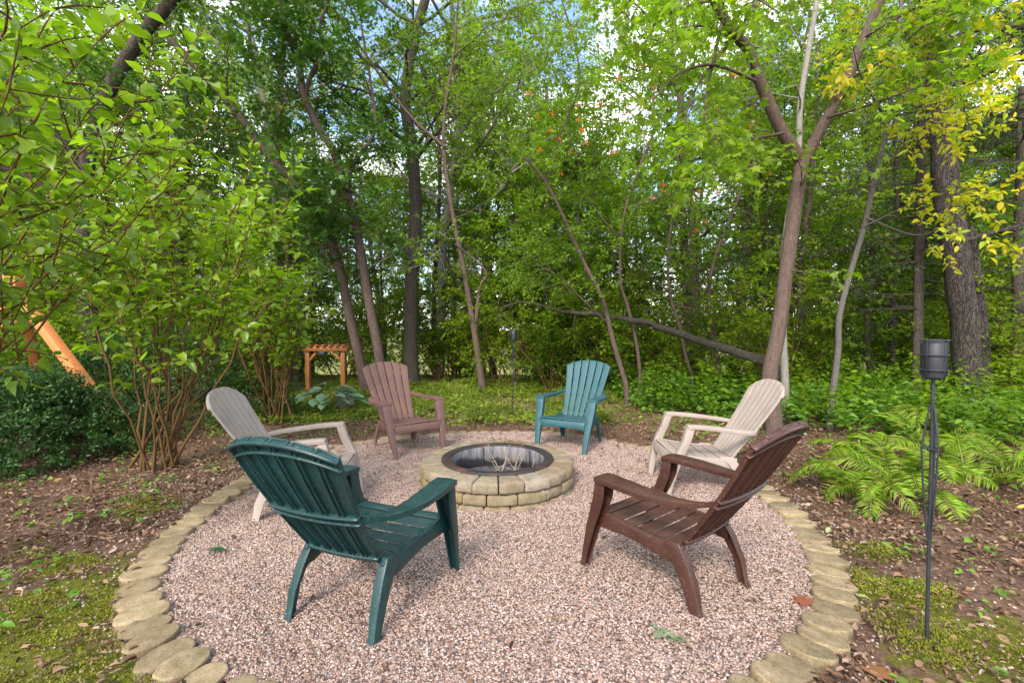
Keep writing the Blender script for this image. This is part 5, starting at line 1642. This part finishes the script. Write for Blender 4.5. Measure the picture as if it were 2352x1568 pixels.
# moss cushions beside the edging
def moss(seed):
    rr = np.random.default_rng(seed)
    beds = [(-2.25, 2.15, .75), (-1.75, 1.6, .6), (-2.9, 2.2, .6), (2.0, 2.35, .28), (2.1, 1.9, .42), (1.75, 1.5, .6), (2.15, 2.75, .16), (-2.75, 3.4, .18)]
    P = []
    for bx, by, br in beds:
        for _ in range(int(10 * br / .5)):
            a = rr.uniform(0, 6.28); q = br * math.sqrt(rr.random())
            cx, cy, cr_ = bx + math.cos(a) * q, by + math.sin(a) * q, rr.uniform(.04, .15)
            n = int(cr_ * cr_ * 60000)
            aa = rr.uniform(0, 6.28, n); qq = cr_ * np.sqrt(rr.random(n)) * (1 + .25 * np.sin(aa * 3 + a))
            x = cx + np.cos(aa) * qq * 1.5; y = cy + np.sin(aa) * qq
            z = .018 + .016 * np.clip(1 - (qq / cr_) ** 2, 0, 1)
            P.append(np.stack([x, y, z], -1))
    P = np.concatenate(P); P = P[~inside(P[:, 0], P[:, 1], .09)]
    n = len(P); a = rr.uniform(0, 6.28, n)
    A = np.stack([np.cos(a), np.sin(a), rr.uniform(.3, 1.6, n)], -1); Nn = np.stack([-np.cos(a), -np.sin(a), rr.uniform(.2, 1, n)], -1)
    mt = leaf_mat('moss', [(.10, .13, .012), (.17, .19, .02), (.23, .24, .03), (.13, .15, .015), (.28, .25, .04)], .25, .8, .1, .35, 5.0)
    o = link('moss', leaves_mesh('moss', P, A, Nn, rr.uniform(.006, .014, n), T_DIAMOND, mt, .9)); tag(o, 'olive green moss cushions on the soil beside the edging stones', 'moss', None, 'stuff')
moss(55)

# single fallen leaves worth naming
def single_leaf(u, v, ln, tmpl, col, rz, label, z=.026):
    p = gnd(u, v, z)
    m = leaf_mat('single_leaf', [col, col], .15, clump=.1)
    o = link('fallen_leaf', leaves_mesh('fallen_leaf', [(0, 0, 0)], [(1, 0, .05)], [(0, .15, 1)], [ln], tmpl, m)); o.location = tuple(p); o.rotation_euler = (0, 0, rz)
    tag(o, label, 'leaf')
single_leaf(478, 1264, .10, T_OVATE, (.03, .10, .045), .3, 'dark green leaf on the gravel left of the dark green chair', .03)
single_leaf(1862, 1388, .10, T_MAPLE, (.24, .085, .045), 2.0, 'reddish brown leaf at the right edge of the gravel by the edging', .03)
single_leaf(2010, 1553, .12, T_MAPLE, (.26, .12, .05), .6, 'orange brown leaf on the moss in the lower right corner', .03)
# oak sprig on the gravel
def oak_sprig():
    p = gnd(1530, 1462, .028)
    P, A, Nn, L = [], [], [], []
    for k, (dx, dy, a, l) in enumerate([(0, 0, .1, .055), (-.01, .01, 2.6, .05), (0, .02, 1.4, .04), (.02, -.02, -.6, .06), (-.02, -.01, 3.6, .05), (.035, -.03, -.2, .045), (-.03, .02, 2.0, .045)]):
        P.append((dx, dy, .004 * k)); A.append((math.cos(a), math.sin(a), .12)); Nn.append((.2, .1 * k - .2, 1)); L.append(l)
    m = leaf_mat('oak_sprig', [(.12, .19, .09), (.19, .27, .15)], .15, clump=.1)
    o = link('oak_sprig', leaves_mesh('oak_sprig', P, A, Nn, L, T_MAPLE, m)); o.location = tuple(p)
    tag(o, 'pale green oak sprig lying on the gravel in front', 'leaf sprig')
oak_sprig()

# ---- tell look-alikes apart by depth where they would share a label
ORD = {2: ['nearer', 'farther'], 3: ['nearest', 'middle', 'farthest']}
by = {}
for o in list(C.objects):
    if o.parent is None and "label" in o: by.setdefault(o["label"], []).append(o)
for lab, os_ in by.items():
    if len(os_) < 2: continue
    os_.sort(key=lambda q: q.location.y)
    n = len(os_)
    names = ORD.get(n) or ['nearest', 'second', 'third', 'fourth', 'fifth', 'sixth', 'seventh', 'eighth'][:n - 1] + ['farthest']
    for o, q in zip(os_, names): o["label"] = lab + ', ' + q
